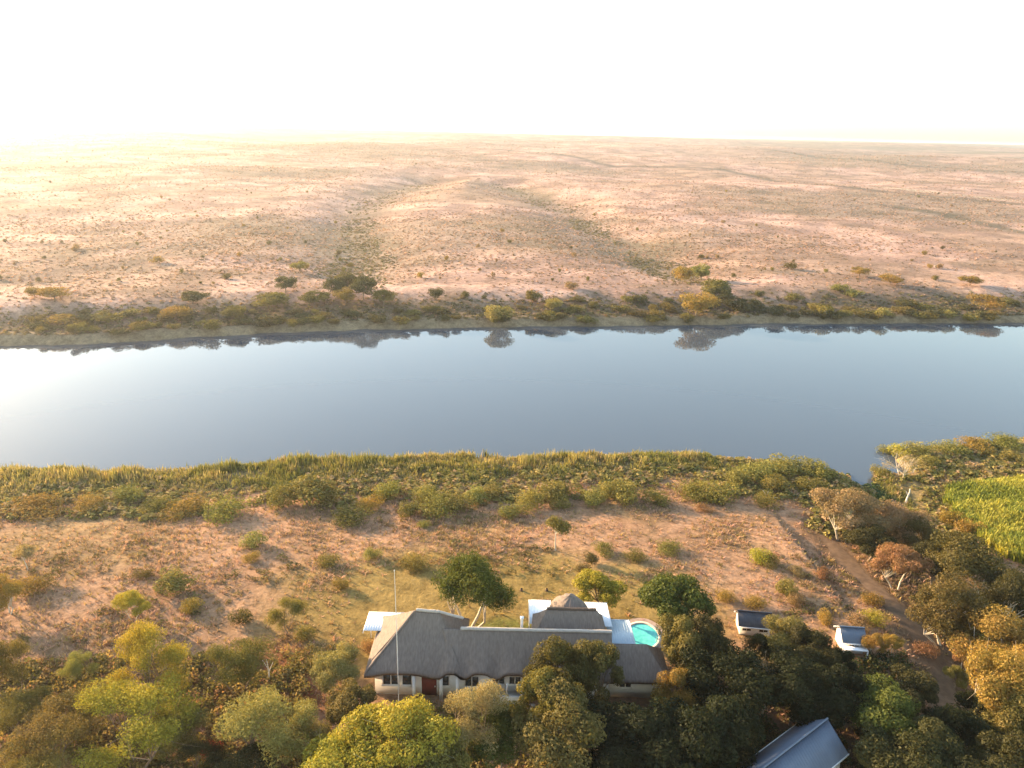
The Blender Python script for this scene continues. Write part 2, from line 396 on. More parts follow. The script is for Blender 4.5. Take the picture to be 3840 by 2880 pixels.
def make_ground():
    rr = np.concatenate([np.linspace(3, 36, 10), np.geomspace(38, 320, 330), np.geomspace(325, 3000, 230)[0:], np.geomspace(3050, 14000, 60)])
    th = np.concatenate([np.linspace(-43, 43, 520), np.linspace(46, 314, 68)[:-1]])
    th = np.radians(th)                           # measured from +Y, clockwise
    T, Rr = np.meshgrid(th, rr); X = Rr * np.sin(T); Y = Rr * np.cos(T); Z = height(X, Y)
    V = np.stack([X, Y, Z], -1); a, b = X.shape
    idx = np.arange(a * b).reshape(a, b); nx = np.roll(idx, -1, 1)
    q = np.stack([idx[:-1], idx[1:], nx[1:], nx[:-1]], -1).reshape(-1, 4)
    verts = np.concatenate([V.reshape(-1, 3), [[0, 0, hz(0, 0)]]]); cen = len(verts) - 1
    tri = np.stack([idx[0], nx[0], np.full(b, cen)], -1)
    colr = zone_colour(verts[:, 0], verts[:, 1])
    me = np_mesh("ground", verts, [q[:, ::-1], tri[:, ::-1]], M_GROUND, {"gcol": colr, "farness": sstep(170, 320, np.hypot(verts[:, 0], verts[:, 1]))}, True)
    return tag(link(bpy.data.objects.new("ground", me)), "dry pink and tan grassland on both sides of the river", None, None, "structure")
make_ground()

def make_river():
    xs = np.concatenate([np.linspace(-2000, -300, 12), np.linspace(-260, 300, 113), np.linspace(340, 2100, 12)])
    y0 = np.where(xs < 40, np.interp(xs, NEAR[:, 0], NEAR[:, 1]) - 12, INLET_L[-1][1] - 1.5); y1 = np.interp(xs, FAR[:, 0], FAR[:, 1]) + 14
    y0 = np.where(xs > 72, np.interp(xs, RIGHT[:, 0], RIGHT[:, 1]) - 12, y0)
    P = np.stack([np.stack([xs, y0 + (y1 - y0) * k, np.full_like(xs, WATER_Z)], -1) for k in np.linspace(0, 1, 8)], 0)
    o = MB().patch(P[:, ::-1]).build("river", M_WATER, None, True)
    return tag(o, "calm broad river mirroring the pale sky", None, None, "structure")
make_river()

def make_track():
    pts = np.array(TRACK); t = np.linspace(0, len(pts) - 1, 60); k = np.arange(len(pts))
    cx = np.interp(t, k, pts[:, 0]); cy = np.interp(t, k, pts[:, 1])
    cx = np.convolve(np.pad(cx, 4, 'edge'), np.ones(9) / 9, 'valid'); cy = np.convolve(np.pad(cy, 4, 'edge'), np.ones(9) / 9, 'valid')
    tx = np.gradient(cx); ty = np.gradient(cy); L = np.hypot(tx, ty); nx, ny = ty / L, -tx / L
    W = 1.15 + 0.6 * (vnoise(t * 2.0, t * 0, 3) - .5)
    P = []
    for s in np.linspace(-1, 1, 7):
        x = cx + nx * W * s; y = cy + ny * W * s
        P.append(np.stack([x, y, height(x, y) + 0.05 - 0.03 * abs(s)], -1))
    return tag(MB().patch(np.array(P)).build("dirt_track", plain("track_earth", (0.135, 0.088, 0.056), 1.0, 0.25, 1.2, 0.05, spec=0.05), None, True), "brown dirt track running beside the ravine trees", None, None, "structure")
make_track()

# ------------------------------------------------------------------ foliage builders
def leaf_quads(r, cen, rad, n, size, outward=0.55, up=0.15, aspect=0.62, shell=0.55, droop=0.0):
    """n leaf-shaped quads spread through lobes; returns verts, quads, tint"""
    L = len(cen); vol = np.prod(rad, 1) ** (2 / 3); k = r.choice(L, n, p=vol / vol.sum())
    d = r.normal(size=(n, 3)); d /= np.linalg.norm(d, axis=1)[:, None]
    rad_f = np.where(r.random(n) < shell, 0.82 + 0.26 * r.random(n), r.random(n) ** 0.45)
    p = cen[k] + d * rad[k] * rad_f[:, None]
    nrm = d * outward + r.normal(size=(n, 3)) * 0.55; nrm[:, 2] += up; nrm /= np.linalg.norm(nrm, axis=1)[:, None]
    a = np.cross(nrm, r.normal(size=(n, 3))); a[:, 2] -= droop; a -= nrm * (a * nrm).sum(1)[:, None]; a /= np.linalg.norm(a, axis=1)[:, None] + 1e-9
    b = np.cross(nrm, a); s = (size * (0.45 + 0.7 * r.random(n) + 0.7 * r.random(n) ** 4))[:, None]
    v = np.stack([p - a * s * 0.5, p + b * s * 0.5 * aspect, p + a * s * 0.5, p - b * s * 0.5 * aspect], 1).reshape(-1, 3)
    q = np.arange(4 * n).reshape(n, 4)
    lobe_t = r.random(L)
    tint = np.clip(0.45 * lobe_t[k] + 0.55 * r.random(n), 0, 1)
    return v, q, np.repeat(tint, 4)

def lobes(r, kind, n, w, h, h0):
    """lobe centres and radii for a crown w wide, top at h, bottom at h0"""
    ch = (h - h0); cz = h0 + ch * 0.5; C = []; A = []
    if kind in ('round', 'feather', 'droop'):     # a handful of uneven boughs, each carrying several leaf clumps, gaps between
        nb = {'round': 8, 'feather': 8, 'droop': 9}[kind]; B = []
        for k in range(nb):
            a = 6.283 * (k + r.uniform(-.3, .3)) / (nb - 1); rr_ = 0.0 if k == nb - 1 else r.uniform(.20, .37) * w
            zz = h0 + ch * (r.uniform(.66, .80) if k == nb - 1 else r.uniform(.26, .70)); B.append((math.cos(a) * rr_, math.sin(a) * rr_, zz, r.uniform(.75, 1.25)))
        for i in range(n):
            bx, by, bz, bs = B[i % nb]; q = r.normal(size=3); q /= np.linalg.norm(q) + 1e-9; sp = bs * r.uniform(.45, 1.0)
            fl = {'round': 1.1, 'feather': .8, 'droop': 1.25}[kind]; dn = .10 * ch * (math.hypot(bx, by) / (.37 * w)) if kind == 'droop' else 0
            C.append((bx + q[0] * .15 * w * sp, by + q[1] * .15 * w * sp, bz + q[2] * .12 * ch * sp * fl + .02 * ch - dn)); A.append(np.array([.118 * w, .118 * w, .115 * ch * fl]) * bs * r.uniform(.6, 1.3))
        return np.array(C), np.array(A)
    for i in range(n):
        while True:
            p = r.uniform(-1, 1, 3)
            if np.linalg.norm(p) < 1: break
        if kind == 'umbrella':
            x, y = p[0] * w * 0.42, p[1] * w * 0.42; z = h0 + ch * (0.55 + 0.25 * p[2]) - 0.25 * ch * (x * x + y * y) / (w * w * .25); rd = np.array([0.22 * w, 0.22 * w, 0.28 * ch]) * r.uniform(0.7, 1.1)
        elif kind == 'shrub':
            x, y = p[0] * w * 0.34, p[1] * w * 0.34; z = h * (0.42 + 0.25 * p[2]); rd = np.array([0.24 * w, 0.24 * w, 0.30 * h]) * r.uniform(0.5, 1.15)
        elif kind == 'feather':
            x, y = p[0] * w * 0.40, p[1] * w * 0.40; z = cz + p[2] * ch * 0.40; rd = np.array([0.14 * w, 0.14 * w, 0.11 * ch]) * r.uniform(0.5, 1.6)
        elif kind == 'droop':
            x, y = p[0] * w * 0.38, p[1] * w * 0.38; rr_ = math.hypot(x, y) / (w * .5); z = h0 + ch * (0.72 - 0.42 * rr_ * rr_ + 0.12 * p[2]); rd = np.array([0.17 * w, 0.17 * w, (0.2 + 0.18 * rr_) * ch]) * r.uniform(0.75, 1.15)
        else:
            q = p / (np.linalg.norm(p) + 1e-9) * (np.linalg.norm(p) ** 0.5); x, y = q[0] * w * 0.36, q[1] * w * 0.36; z = cz + q[2] * ch * 0.34; rd = np.array([0.155 * w, 0.155 * w, 0.155 * ch]) * r.uniform(0.5, 1.55)
        if kind in ('round', 'feather') and i % 6 == 0: x, y, z = x * 1.3, y * 1.3, z + (z - cz) * .18; rd = rd * .7
        C.append((x, y, z)); A.append(rd)
    return np.array(C), np.array(A)

def skeleton(r, C, h0, w, h, stems=1, rad=0.16, twigs=0):
    mb = MB()
    fork = h0 * 0.75 + 0.05 * h
    roots = []
    for s in range(stems):
        a = 6.28 * s / stems + r.uniform(0, 1); off = 0 if stems == 1 else 0.05 * w
        base = np.array([math.cos(a) * off, math.sin(a) * off, -0.15]); top = np.array([math.cos(a) * off * 4 + r.normal() * 0.03 * w, math.sin(a) * off * 4 + r.normal() * 0.03 * w, max(fork, 0.3 * h) * r.uniform(.8, 1.1)])
        mid = (base + top) / 2 + r.normal(size=3) * 0.02 * h * np.array([1, 1, 0])
        rd = rad / (stems ** 0.5); mb.tube([base, (base + mid) / 2, mid, top], [rd * 1.35, rd * 1.08, rd, rd * 0.8], 7); roots.append((top, rd))
    for c in C:
        i = int(np.argmin([np.hypot(*(c - t)[:2]) for t, _ in roots])); t, rd = roots[i]
        m1 = t + (c - t) * 0.45 + np.array([0, 0, 0.06 * h]) * r.uniform(-.3, 1) + r.normal(size=3) * 0.02 * w
        mb.tube([t - [0, 0, 0.1], m1, c], [rd * 0.6, rd * 0.36, rd * 0.12], 5)
        for k in range(twigs):
            e = c + r.normal(size=3) * np.array([.11 * w, .11 * w, .09 * h]); mb.tube([m1 + (c - m1) * r.random(), (m1 + e) / 2 + r.normal(size=3) * 0.02 * w, e], [rd * 0.16, rd * 0.1, rd * 0.04], 4)
    return mb

def tree_proto(kind, seed, w, h, h0, nl, leaves, size, bark=None, stems=1, rad=0.17, twigs=0, **kw):
    r = np.random.default_rng(seed)
    C, A = lobes(r, kind, nl, w, h, h0)
    trunk = skeleton(r, C[:min(nl, 16)], h0, w, h, stems, rad, twigs).mesh("trunk", bark or M_BARK, True)
    crown = None
    if leaves:
        v, q, t = leaf_quads(r, C, A, leaves, size, **kw); crown = np_mesh("crown", v, q, M_LEAF, {"tint": t})
        top = v[:, 2].max(); wid = np.percentile(np.abs(v[:, :2]), 99.5) * 2
    else: top, wid = h, w
    return dict(trunk=trunk, crown=crown, h=top, w=wid)
def shrub_proto(seed, w, h, nl, leaves, size, name="shrub", **kw):
    r = np.random.default_rng(seed); C, A = lobes(r, 'shrub', nl, w, h, 0)
    v, q, t = leaf_quads(r, C, A, leaves, size, **kw); v[:, 2] = np.maximum(v[:, 2], -0.05)
    mb = MB()
    for c in C[:6]: mb.tube([(c[0] * .15, c[1] * .15, -0.1), (c[0] * .6, c[1] * .6, c[2] * .5), c], [0.035, 0.025, 0.012], 4)
    sv = np.concatenate(mb.v); sq = np.concatenate(mb.q); V = np.concatenate([v, sv]); Q = np.concatenate([q, sq + len(v)])
    me = np_mesh(name, V, Q, M_LEAF, {"tint": np.concatenate([t, np.full(len(sv), 0.1)])})
    return dict(mesh=me, h=float(np.percentile(v[:, 2], 99.5)), w=float(np.percentile(np.abs(v[:, :2]), 99) * 2))

T = {
 'broad':   [tree_proto('round', s, 8, 9, 2.2, 64, 22000, 0.26, up=0.3, outward=0.8, aspect=0.5, shell=.75) for s in (1, 2, 3, 4)],
 'feather': [tree_proto('feather', s, 8, 9, 1.6, 64, 24000, 0.18, shell=0.45, twigs=2, aspect=0.35, outward=0.45, rad=.13, stems=2) for s in (11, 12, 13, 14)],
 'dry':     [tree_proto('round', s, 8, 8, 1.8, 64, 24000, 0.20, shell=0.75, outward=0.8, up=.25, twigs=1, aspect=0.5, stems=2, bark=M_PALEBARK, rad=.15) for s in (21, 22, 23, 24)],
 'umbrella': [tree_proto('umbrella', s, 4, 4.5, 2.6, 14, 3200, 0.20, bark=M_PALEBARK, rad=.09) for s in (31, 32)],
 'droop':   [tree_proto('droop', 41, 8, 9, 2.6, 72, 24000, 0.24, droop=1.5, aspect=0.4, bark=M_PALEBARK, stems=4, rad=.26, shell=.5)],
 'bare':    [tree_proto('round', s, 6, 6.5, 1.2, 34, 1400, 0.14, twigs=5, bark=M_PALEBARK, rad=.13, stems=2, shell=0.3) for s in (51, 52)],
 'fartree': [tree_proto('dome', s, 6, 6, 1.3, 26, 3600, 0.34, aspect=0.6, rad=.13) for s in (61, 62, 63, 64)],
}
S = {
 'shrub': [shrub_proto(s, 3, 2.4, 13, 2400, 0.15, "shrub", shell=.75, outward=.8) for s in (71, 72, 73, 74, 75)],
 'low':   [shrub_proto(s, 4.2, 2.0, 20, 3000, 0.15, "low_shrub", shell=.75, outward=.8) for s in (81, 82, 83)],
 'far':   [shrub_proto(s, 3.2, 2.4, 15, 800, 0.27, "far_shrub") for s in (91, 92, 93, 94)],
}
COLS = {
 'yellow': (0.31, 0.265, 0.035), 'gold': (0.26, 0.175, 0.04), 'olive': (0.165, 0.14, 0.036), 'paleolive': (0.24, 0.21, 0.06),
 'green': (0.075, 0.085, 0.017), 'dark': (0.019, 0.023, 0.008), 'brown': (0.115, 0.09, 0.027), 'tan': (0.26, 0.18, 0.085),  # dark: evergreen leaf colour lowered further to stand in for grove shade
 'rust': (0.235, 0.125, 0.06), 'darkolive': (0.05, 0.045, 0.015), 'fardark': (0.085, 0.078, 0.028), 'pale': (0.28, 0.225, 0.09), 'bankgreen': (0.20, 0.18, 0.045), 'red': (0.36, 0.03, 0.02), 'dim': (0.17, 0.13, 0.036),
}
cnt = {}
def pick(kind, pool):
    cnt[kind] = cnt.get(kind, 0) + 1; return pool[kind][cnt[kind] % len(pool[kind])]
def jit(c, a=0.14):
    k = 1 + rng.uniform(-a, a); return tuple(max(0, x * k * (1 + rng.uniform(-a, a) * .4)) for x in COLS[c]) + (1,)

def crown_base(u, vtop, wpx, h, f0):
    """foot of a plant whose crown (from f0*h up to h, wpx wide) has its outline's top at pixel u, vtop"""
    p = on_ground(u, vtop, h); w = 1.0
    for _ in range(3):
        hc = h * (1 + f0) / 2; q = p + [0, 0, hc]; dp = depth_of(q); w = wpx * dp / FPX
        ph = math.atan2(CAM_H - q[2], math.hypot(q[0], q[1]))
        off = math.hypot(h * (1 - f0) / 2 * math.cos(ph), w * .46 * math.sin(ph))
        p = on_ground(u, vtop + off * FPX / dp, hc)
    return p, w
def plant_tree(kind, u, vtop, wpx, h, col, label, name=None, cat="tree", group=None):
    """u, vtop: where the top of the crown is seen; wpx crown width; h height in metres"""
    p, w = crown_base(u, vtop, wpx, h, {'umbrella': .58, 'broad': .28, 'droop': .3}.get(kind, .22)); pr = pick(kind, T)
    e = empty(name or {'broad': 'broadleaf_tree', 'feather': 'feathery_tree', 'dry': 'dry_tree', 'umbrella': 'flat_topped_tree', 'droop': 'drooping_tree', 'bare': 'bare_tree', 'fartree': 'riverside_tree'}[kind], p, rng.uniform(0, 6.28))
    k = rng.uniform(.9, 1.1); e.scale = (w / pr['w'] * k, w / pr['w'] / k, h / pr['h']); e.rotation_euler = (rng.uniform(-.07, .07), rng.uniform(-.07, .07), e.rotation_euler[2])
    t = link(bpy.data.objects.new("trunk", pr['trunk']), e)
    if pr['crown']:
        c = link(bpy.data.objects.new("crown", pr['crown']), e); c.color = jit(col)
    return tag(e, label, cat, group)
def plant_shrub(kind, u, vtop, wpx, h, col, label, name=None, group=None, p=None):
    if p is None: p, w = crown_base(u, vtop, wpx, h, 0.0)
    else: w = wpx * depth_of(p) / FPX
    pr = pick(kind, S)
    o = bpy.data.objects.new(name or {'shrub': 'shrub', 'low': 'low_shrub', 'far': 'bank_shrub'}[kind], pr['mesh'])
    o.location = p; o.rotation_euler = (0, 0, rng.uniform(0, 6.28)); o.scale = (w / pr['w'], w / pr['w'], h / pr['h']); o.color = jit(col); link(o)
    return tag(o, label, "shrub", group)

# ------------------------------------------------------------------ trees round the house (kind, u, v of the crown top, crown width, height, colour, label)
TREES = [
 # lower left
 ('feather', 565, 2340, 300, 9.0, 'yellow', "tallest feathery yellow-green tree at lower left, its crown a bright fan"),
 ('feather', 500, 2560, 400, 7.5, 'yellow', "wide yellow-olive feathery tree standing in front of the tall yellow fan tree"),
 ('feather', 885, 2395, 240, 5.5, 'olive', "olive feathery tree growing beside the bare red soil"),
 ('feather', 1010, 2565, 360, 7.0, 'paleolive', "grey-olive feathery tree with wispy crown below the red soil patch"),
 ('feather', 300, 2425, 160, 3.8, 'paleolive', "small pale wispy tree between the left edge and the yellow fan tree"),
 ('feather', 190, 2640, 330, 6.0, 'dim', "dim brown-olive tree filling the bottom left corner"),
 ('feather', 20, 2390, 190, 7.0, 'dim', "dim olive tree cut by the left edge, above the corner tree"),
 ('dry', 15, 2140, 150, 5.0, 'gold', "orange-olive rounded tree cut by the left edge beside the open field"),
 ('feather', 100, 2820, 260, 5.0, 'dim', "low brown tree at the very bottom of the left corner"),
 ('dry', 490, 2205, 120, 3.8, 'yellow', "small rounded yellow tree standing alone in the field at left"),
 ('feather', 1075, 2220, 160, 4.8, 'olive', "thin olive tree beyond the red soil, between field and house"),
 ('dry', 1270, 2420, 210, 4.6, 'paleolive', "loose olive tree at the left end of the thatched house"),
 ('broad', 1335, 2545, 220, 6.0, 'brown', "brown-olive leafy tree at the left corner of the house front"),
 ('feather', 760, 2770, 170, 3.5, 'darkolive', "dark low tree beside the red bush at the bottom"),
 ('dry', 930, 2790, 220, 4.0, 'darkolive', "dark olive tree at the bottom between red bush and yellow trees"),
 ('feather', 330, 2560, 200, 4.0, 'dim', "dim low tree filling the gap left of the wide yellow-olive tree"),
 ('feather', 90, 2560, 220, 5.0, 'dim', "dim brown tree by the left edge above the corner trees"),
 ('dry', 640, 2660, 200, 4.5, 'olive', "olive tree on the right flank of the wide yellow-olive tree"),
 ('dry', 1130, 2660, 200, 5.0, 'paleolive', "pale olive tree between the grey-olive feathery tree and the yellow trees"),
 # in front of the house
 ('dry', 1490, 2592, 420, 8.0, 'yellow', "large bright yellow-green tree in front of the house front door"),
 ('dry', 1240, 2745, 330, 6.5, 'yellow', "bright yellow tree at the bottom, lower neighbour of the large yellow tree"),
 ('feather', 1760, 2550, 320, 7.5, 'pale', "pale straw-green twiggy tree in front of the white balcony"),
 ('broad', 1640, 2740, 300, 6.0, 'olive', "olive tree at the bottom edge below the pale twiggy tree"),
 ('broad', 1880, 2680, 230, 5.0, 'green', "green leafy tree below the balcony steps"),
 ('broad', 2085, 2375, 270, 9.0, 'brown', "brown-green tree rising over the house ridge, left one of the pair"),
 ('broad', 2250, 2390, 190, 8.0, 'brown', "brown-green tree rising over the house ridge, right one of the pair"),
 ('broad', 2040, 2510, 220, 8.0, 'olive', "olive leafy tree hiding the right end of the balcony"),
 ('broad', 2100, 2590, 350, 8.0, 'brown', "golden-brown leafy tree at the bottom centre below the paired trees"),
 ('broad', 2260, 2570, 210, 6.5, 'darkolive', "shaded dark tree under the right one of the paired trees"),
 # mango group by the pool
 ('broad', 2550, 2140, 280, 8.5, 'green', "dense dome-shaped dark green tree beyond the swimming pool"),
 ('broad', 2560, 2300, 190, 7.5, 'olive', "olive leafy tree directly beside the swimming pool"),
 ('broad', 2640, 2330, 240, 7.0, 'darkolive', "dark olive tree between the dome-shaped tree and the first hut"),
 ('broad', 2545, 2480, 218, 6.0, 'gold', "yellow-tinged leafy tree next to the small right-hand roof of the house"),
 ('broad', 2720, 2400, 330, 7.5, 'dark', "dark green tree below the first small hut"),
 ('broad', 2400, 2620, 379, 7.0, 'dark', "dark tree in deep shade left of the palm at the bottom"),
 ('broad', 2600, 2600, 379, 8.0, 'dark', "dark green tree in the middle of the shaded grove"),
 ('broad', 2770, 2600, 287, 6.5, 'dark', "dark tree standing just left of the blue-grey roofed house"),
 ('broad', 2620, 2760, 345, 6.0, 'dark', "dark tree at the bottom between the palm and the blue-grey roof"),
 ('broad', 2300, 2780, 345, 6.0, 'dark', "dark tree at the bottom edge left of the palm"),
 ('dry', 2960, 2290, 210, 5.0, 'olive', "yellow-olive tree standing between the two small huts"),
 ('broad', 3040, 2350, 180, 5.5, 'darkolive', "dark leafy tree against the left side of the second hut"),
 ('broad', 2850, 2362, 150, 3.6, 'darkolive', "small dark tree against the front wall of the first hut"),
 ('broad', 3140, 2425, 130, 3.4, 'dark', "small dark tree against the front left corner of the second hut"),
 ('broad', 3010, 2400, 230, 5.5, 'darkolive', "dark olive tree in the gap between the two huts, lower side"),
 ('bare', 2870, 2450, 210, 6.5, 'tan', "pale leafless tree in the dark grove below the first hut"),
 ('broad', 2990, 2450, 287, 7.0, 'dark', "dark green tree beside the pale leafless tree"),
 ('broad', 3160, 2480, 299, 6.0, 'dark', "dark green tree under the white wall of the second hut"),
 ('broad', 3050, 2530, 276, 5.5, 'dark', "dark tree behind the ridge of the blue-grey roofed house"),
 ('broad', 3330, 2560, 322, 6.0, 'green', "green tree right of the blue-grey roofed house, upper one"),
 ('broad', 3420, 2700, 368, 6.0, 'darkolive', "dark olive tree right of the blue-grey roofed house, lower one"),
 ('broad', 3330, 2800, 241, 3.6, 'olive', "small olive tree at the bottom beside the blue-grey roof eave"),
 ('broad', 3400, 2500, 206, 4.0, 'darkolive', "small dark tree by the lower end of the dirt track"),
 ('dry', 3290, 2370, 90, 2.8, 'gold', "small golden tree at the right wall of the second hut"),
 ('dry', 3350, 2375, 80, 2.6, 'gold', "small golden tree second from the second hut's right wall"),
 ('broad', 3560, 2640, 276, 5.0, 'dark', "dark low tree at the foot of the dirt track"),
 ('broad', 3630, 2790, 345, 5.5, 'darkolive', "dark tree at the bottom near the right corner"),
 ('broad', 3800, 2720, 345, 7.0, 'darkolive', "dark olive tree filling the bottom right corner"),
 # ravine on the right
 ('dry', 3170, 1832, 250, 7.0, 'tan', "rounded tan tree with pale trunks at the top of the dirt track"),
 ('dry', 3335, 1862, 220, 7.0, 'tan', "tan-olive tree second along the creek, close to the creek mouth"),
 ('broad', 3270, 1960, 200, 5.0, 'darkolive', "dark shaded tree beneath the two tan creek trees"),
 ('dry', 3440, 1935, 170, 6.0, 'brown', "brown tree in the ravine opposite the green crop field"),
 ('dry', 3380, 2035, 190, 6.0, 'rust', "pinkish-brown tree beside the middle of the dirt track"),
 ('broad', 3510, 2030, 180, 6.5, 'darkolive', "dark tree hidden between the pinkish and the big olive ravine trees"),
 ('dry', 3640, 2010, 310, 8.5, 'brown', "large olive-brown domed tree below the green crop field"),
 ('dry', 3560, 2160, 310, 8.0, 'brown', "brown-olive tree with lobed crown at the bend of the dirt track"),
 ('dry', 3730, 2255, 320, 8.0, 'gold', "golden feathery tree near the right edge below the lobed brown-olive tree"),
 ('dry', 3770, 2400, 320, 8.5, 'gold', "tall golden tree cut by the right edge, lowest of the golden trees"),
 ('dry', 3800, 2120, 220, 8.0, 'darkolive', "dark olive tree cut by the right edge above the golden trees"),
 ('dry', 3625, 2400, 100, 3.6, 'rust', "small orange-brown tree on the ravine side of the dirt track"),
 ('broad', 3590, 2495, 90, 2.6, 'olive', "small olive tree below the small orange-brown one"),
 ('broad', 3790, 2580, 280, 6.5, 'olive', "olive tree cut by the right edge under the golden trees"),
 ('broad', 3660, 2600, 200, 4.5, 'dark', "dark tree low in the ravine near the right edge"),
 ('bare', 3385, 1690, 190, 4.2, 'pale', "grey leafless bush-like tree on the headland right of the creek"),
 # lawn and field
 ('droop', 1755, 2050, 295, 9.5, 'green', "green tree with drooping crown and several pale trunks behind the house"),
 ('broad', 2245, 2135, 185, 5.0, 'yellow', "compact yellow-green tree on the lawn behind the thatched wing"),
 ('umbrella', 2087, 1932, 115, 4.6, 'olive', "small flat-topped tree with a pale trunk alone in the field"),
 ('umbrella', 90, 2040, 90, 3.2, 'pale', "small pale flat-topped tree near the left edge of the field"),
]
for t in TREES: plant_tree(*t)

# palms in the dark grove
def palm(u, vtop, h, label):
    p = on_ground(u, vtop, h); e = empty("palm", p, rng.uniform(0, 6))
    MB().tube([(0, 0, -.1), (.1, 0, h * .4), (0.05, .1, h * .72)], [.17, .13, .11], 8).build("trunk", M_BARK, e, True)
    for k in range(13):
        a = 6.283 * k / 13 + rng.uniform(-.15, .15); L = rng.uniform(2.0, 2.7); el = rng.uniform(.1, 1.1)
        ts = np.linspace(0, 1, 9); x = L * ts * math.cos(el * .8); z = h * .72 + L * (ts * math.sin(el) - (0.75) * ts ** 2.2)
        wd = 0.30 * np.sin(np.pi * np.clip(ts * .93 + .07, 0, 1)) ** 0.7
        P = np.stack([np.stack([x * math.cos(a) - s * wd * math.sin(a), x * math.sin(a) + s * wd * math.cos(a), z - abs(s) * wd * .7], -1) for s in (-1, 0, 1)], 0)
        me = np_mesh("frond", P.reshape(-1, 3), np.stack([np.arange(27).reshape(3, 9)[:-1, :-1], np.arange(27).reshape(3, 9)[1:, :-1], np.arange(27).reshape(3, 9)[1:, 1:], np.arange(27).reshape(3, 9)[:-1, 1:]], -1).reshape(-1, 4), M_LEAF, {"tint": np.full(27, rng.random())})
        f = link(bpy.data.objects.new("frond", me), e); f.color = jit('olive')
    return tag(e, label, "palm")
palm(2490, 2775, 4.2, "small palm with arching fronds at the bottom of the shaded grove")
palm(3000, 2435, 5.0, "palm with arching fronds rising between the two huts' dark trees")

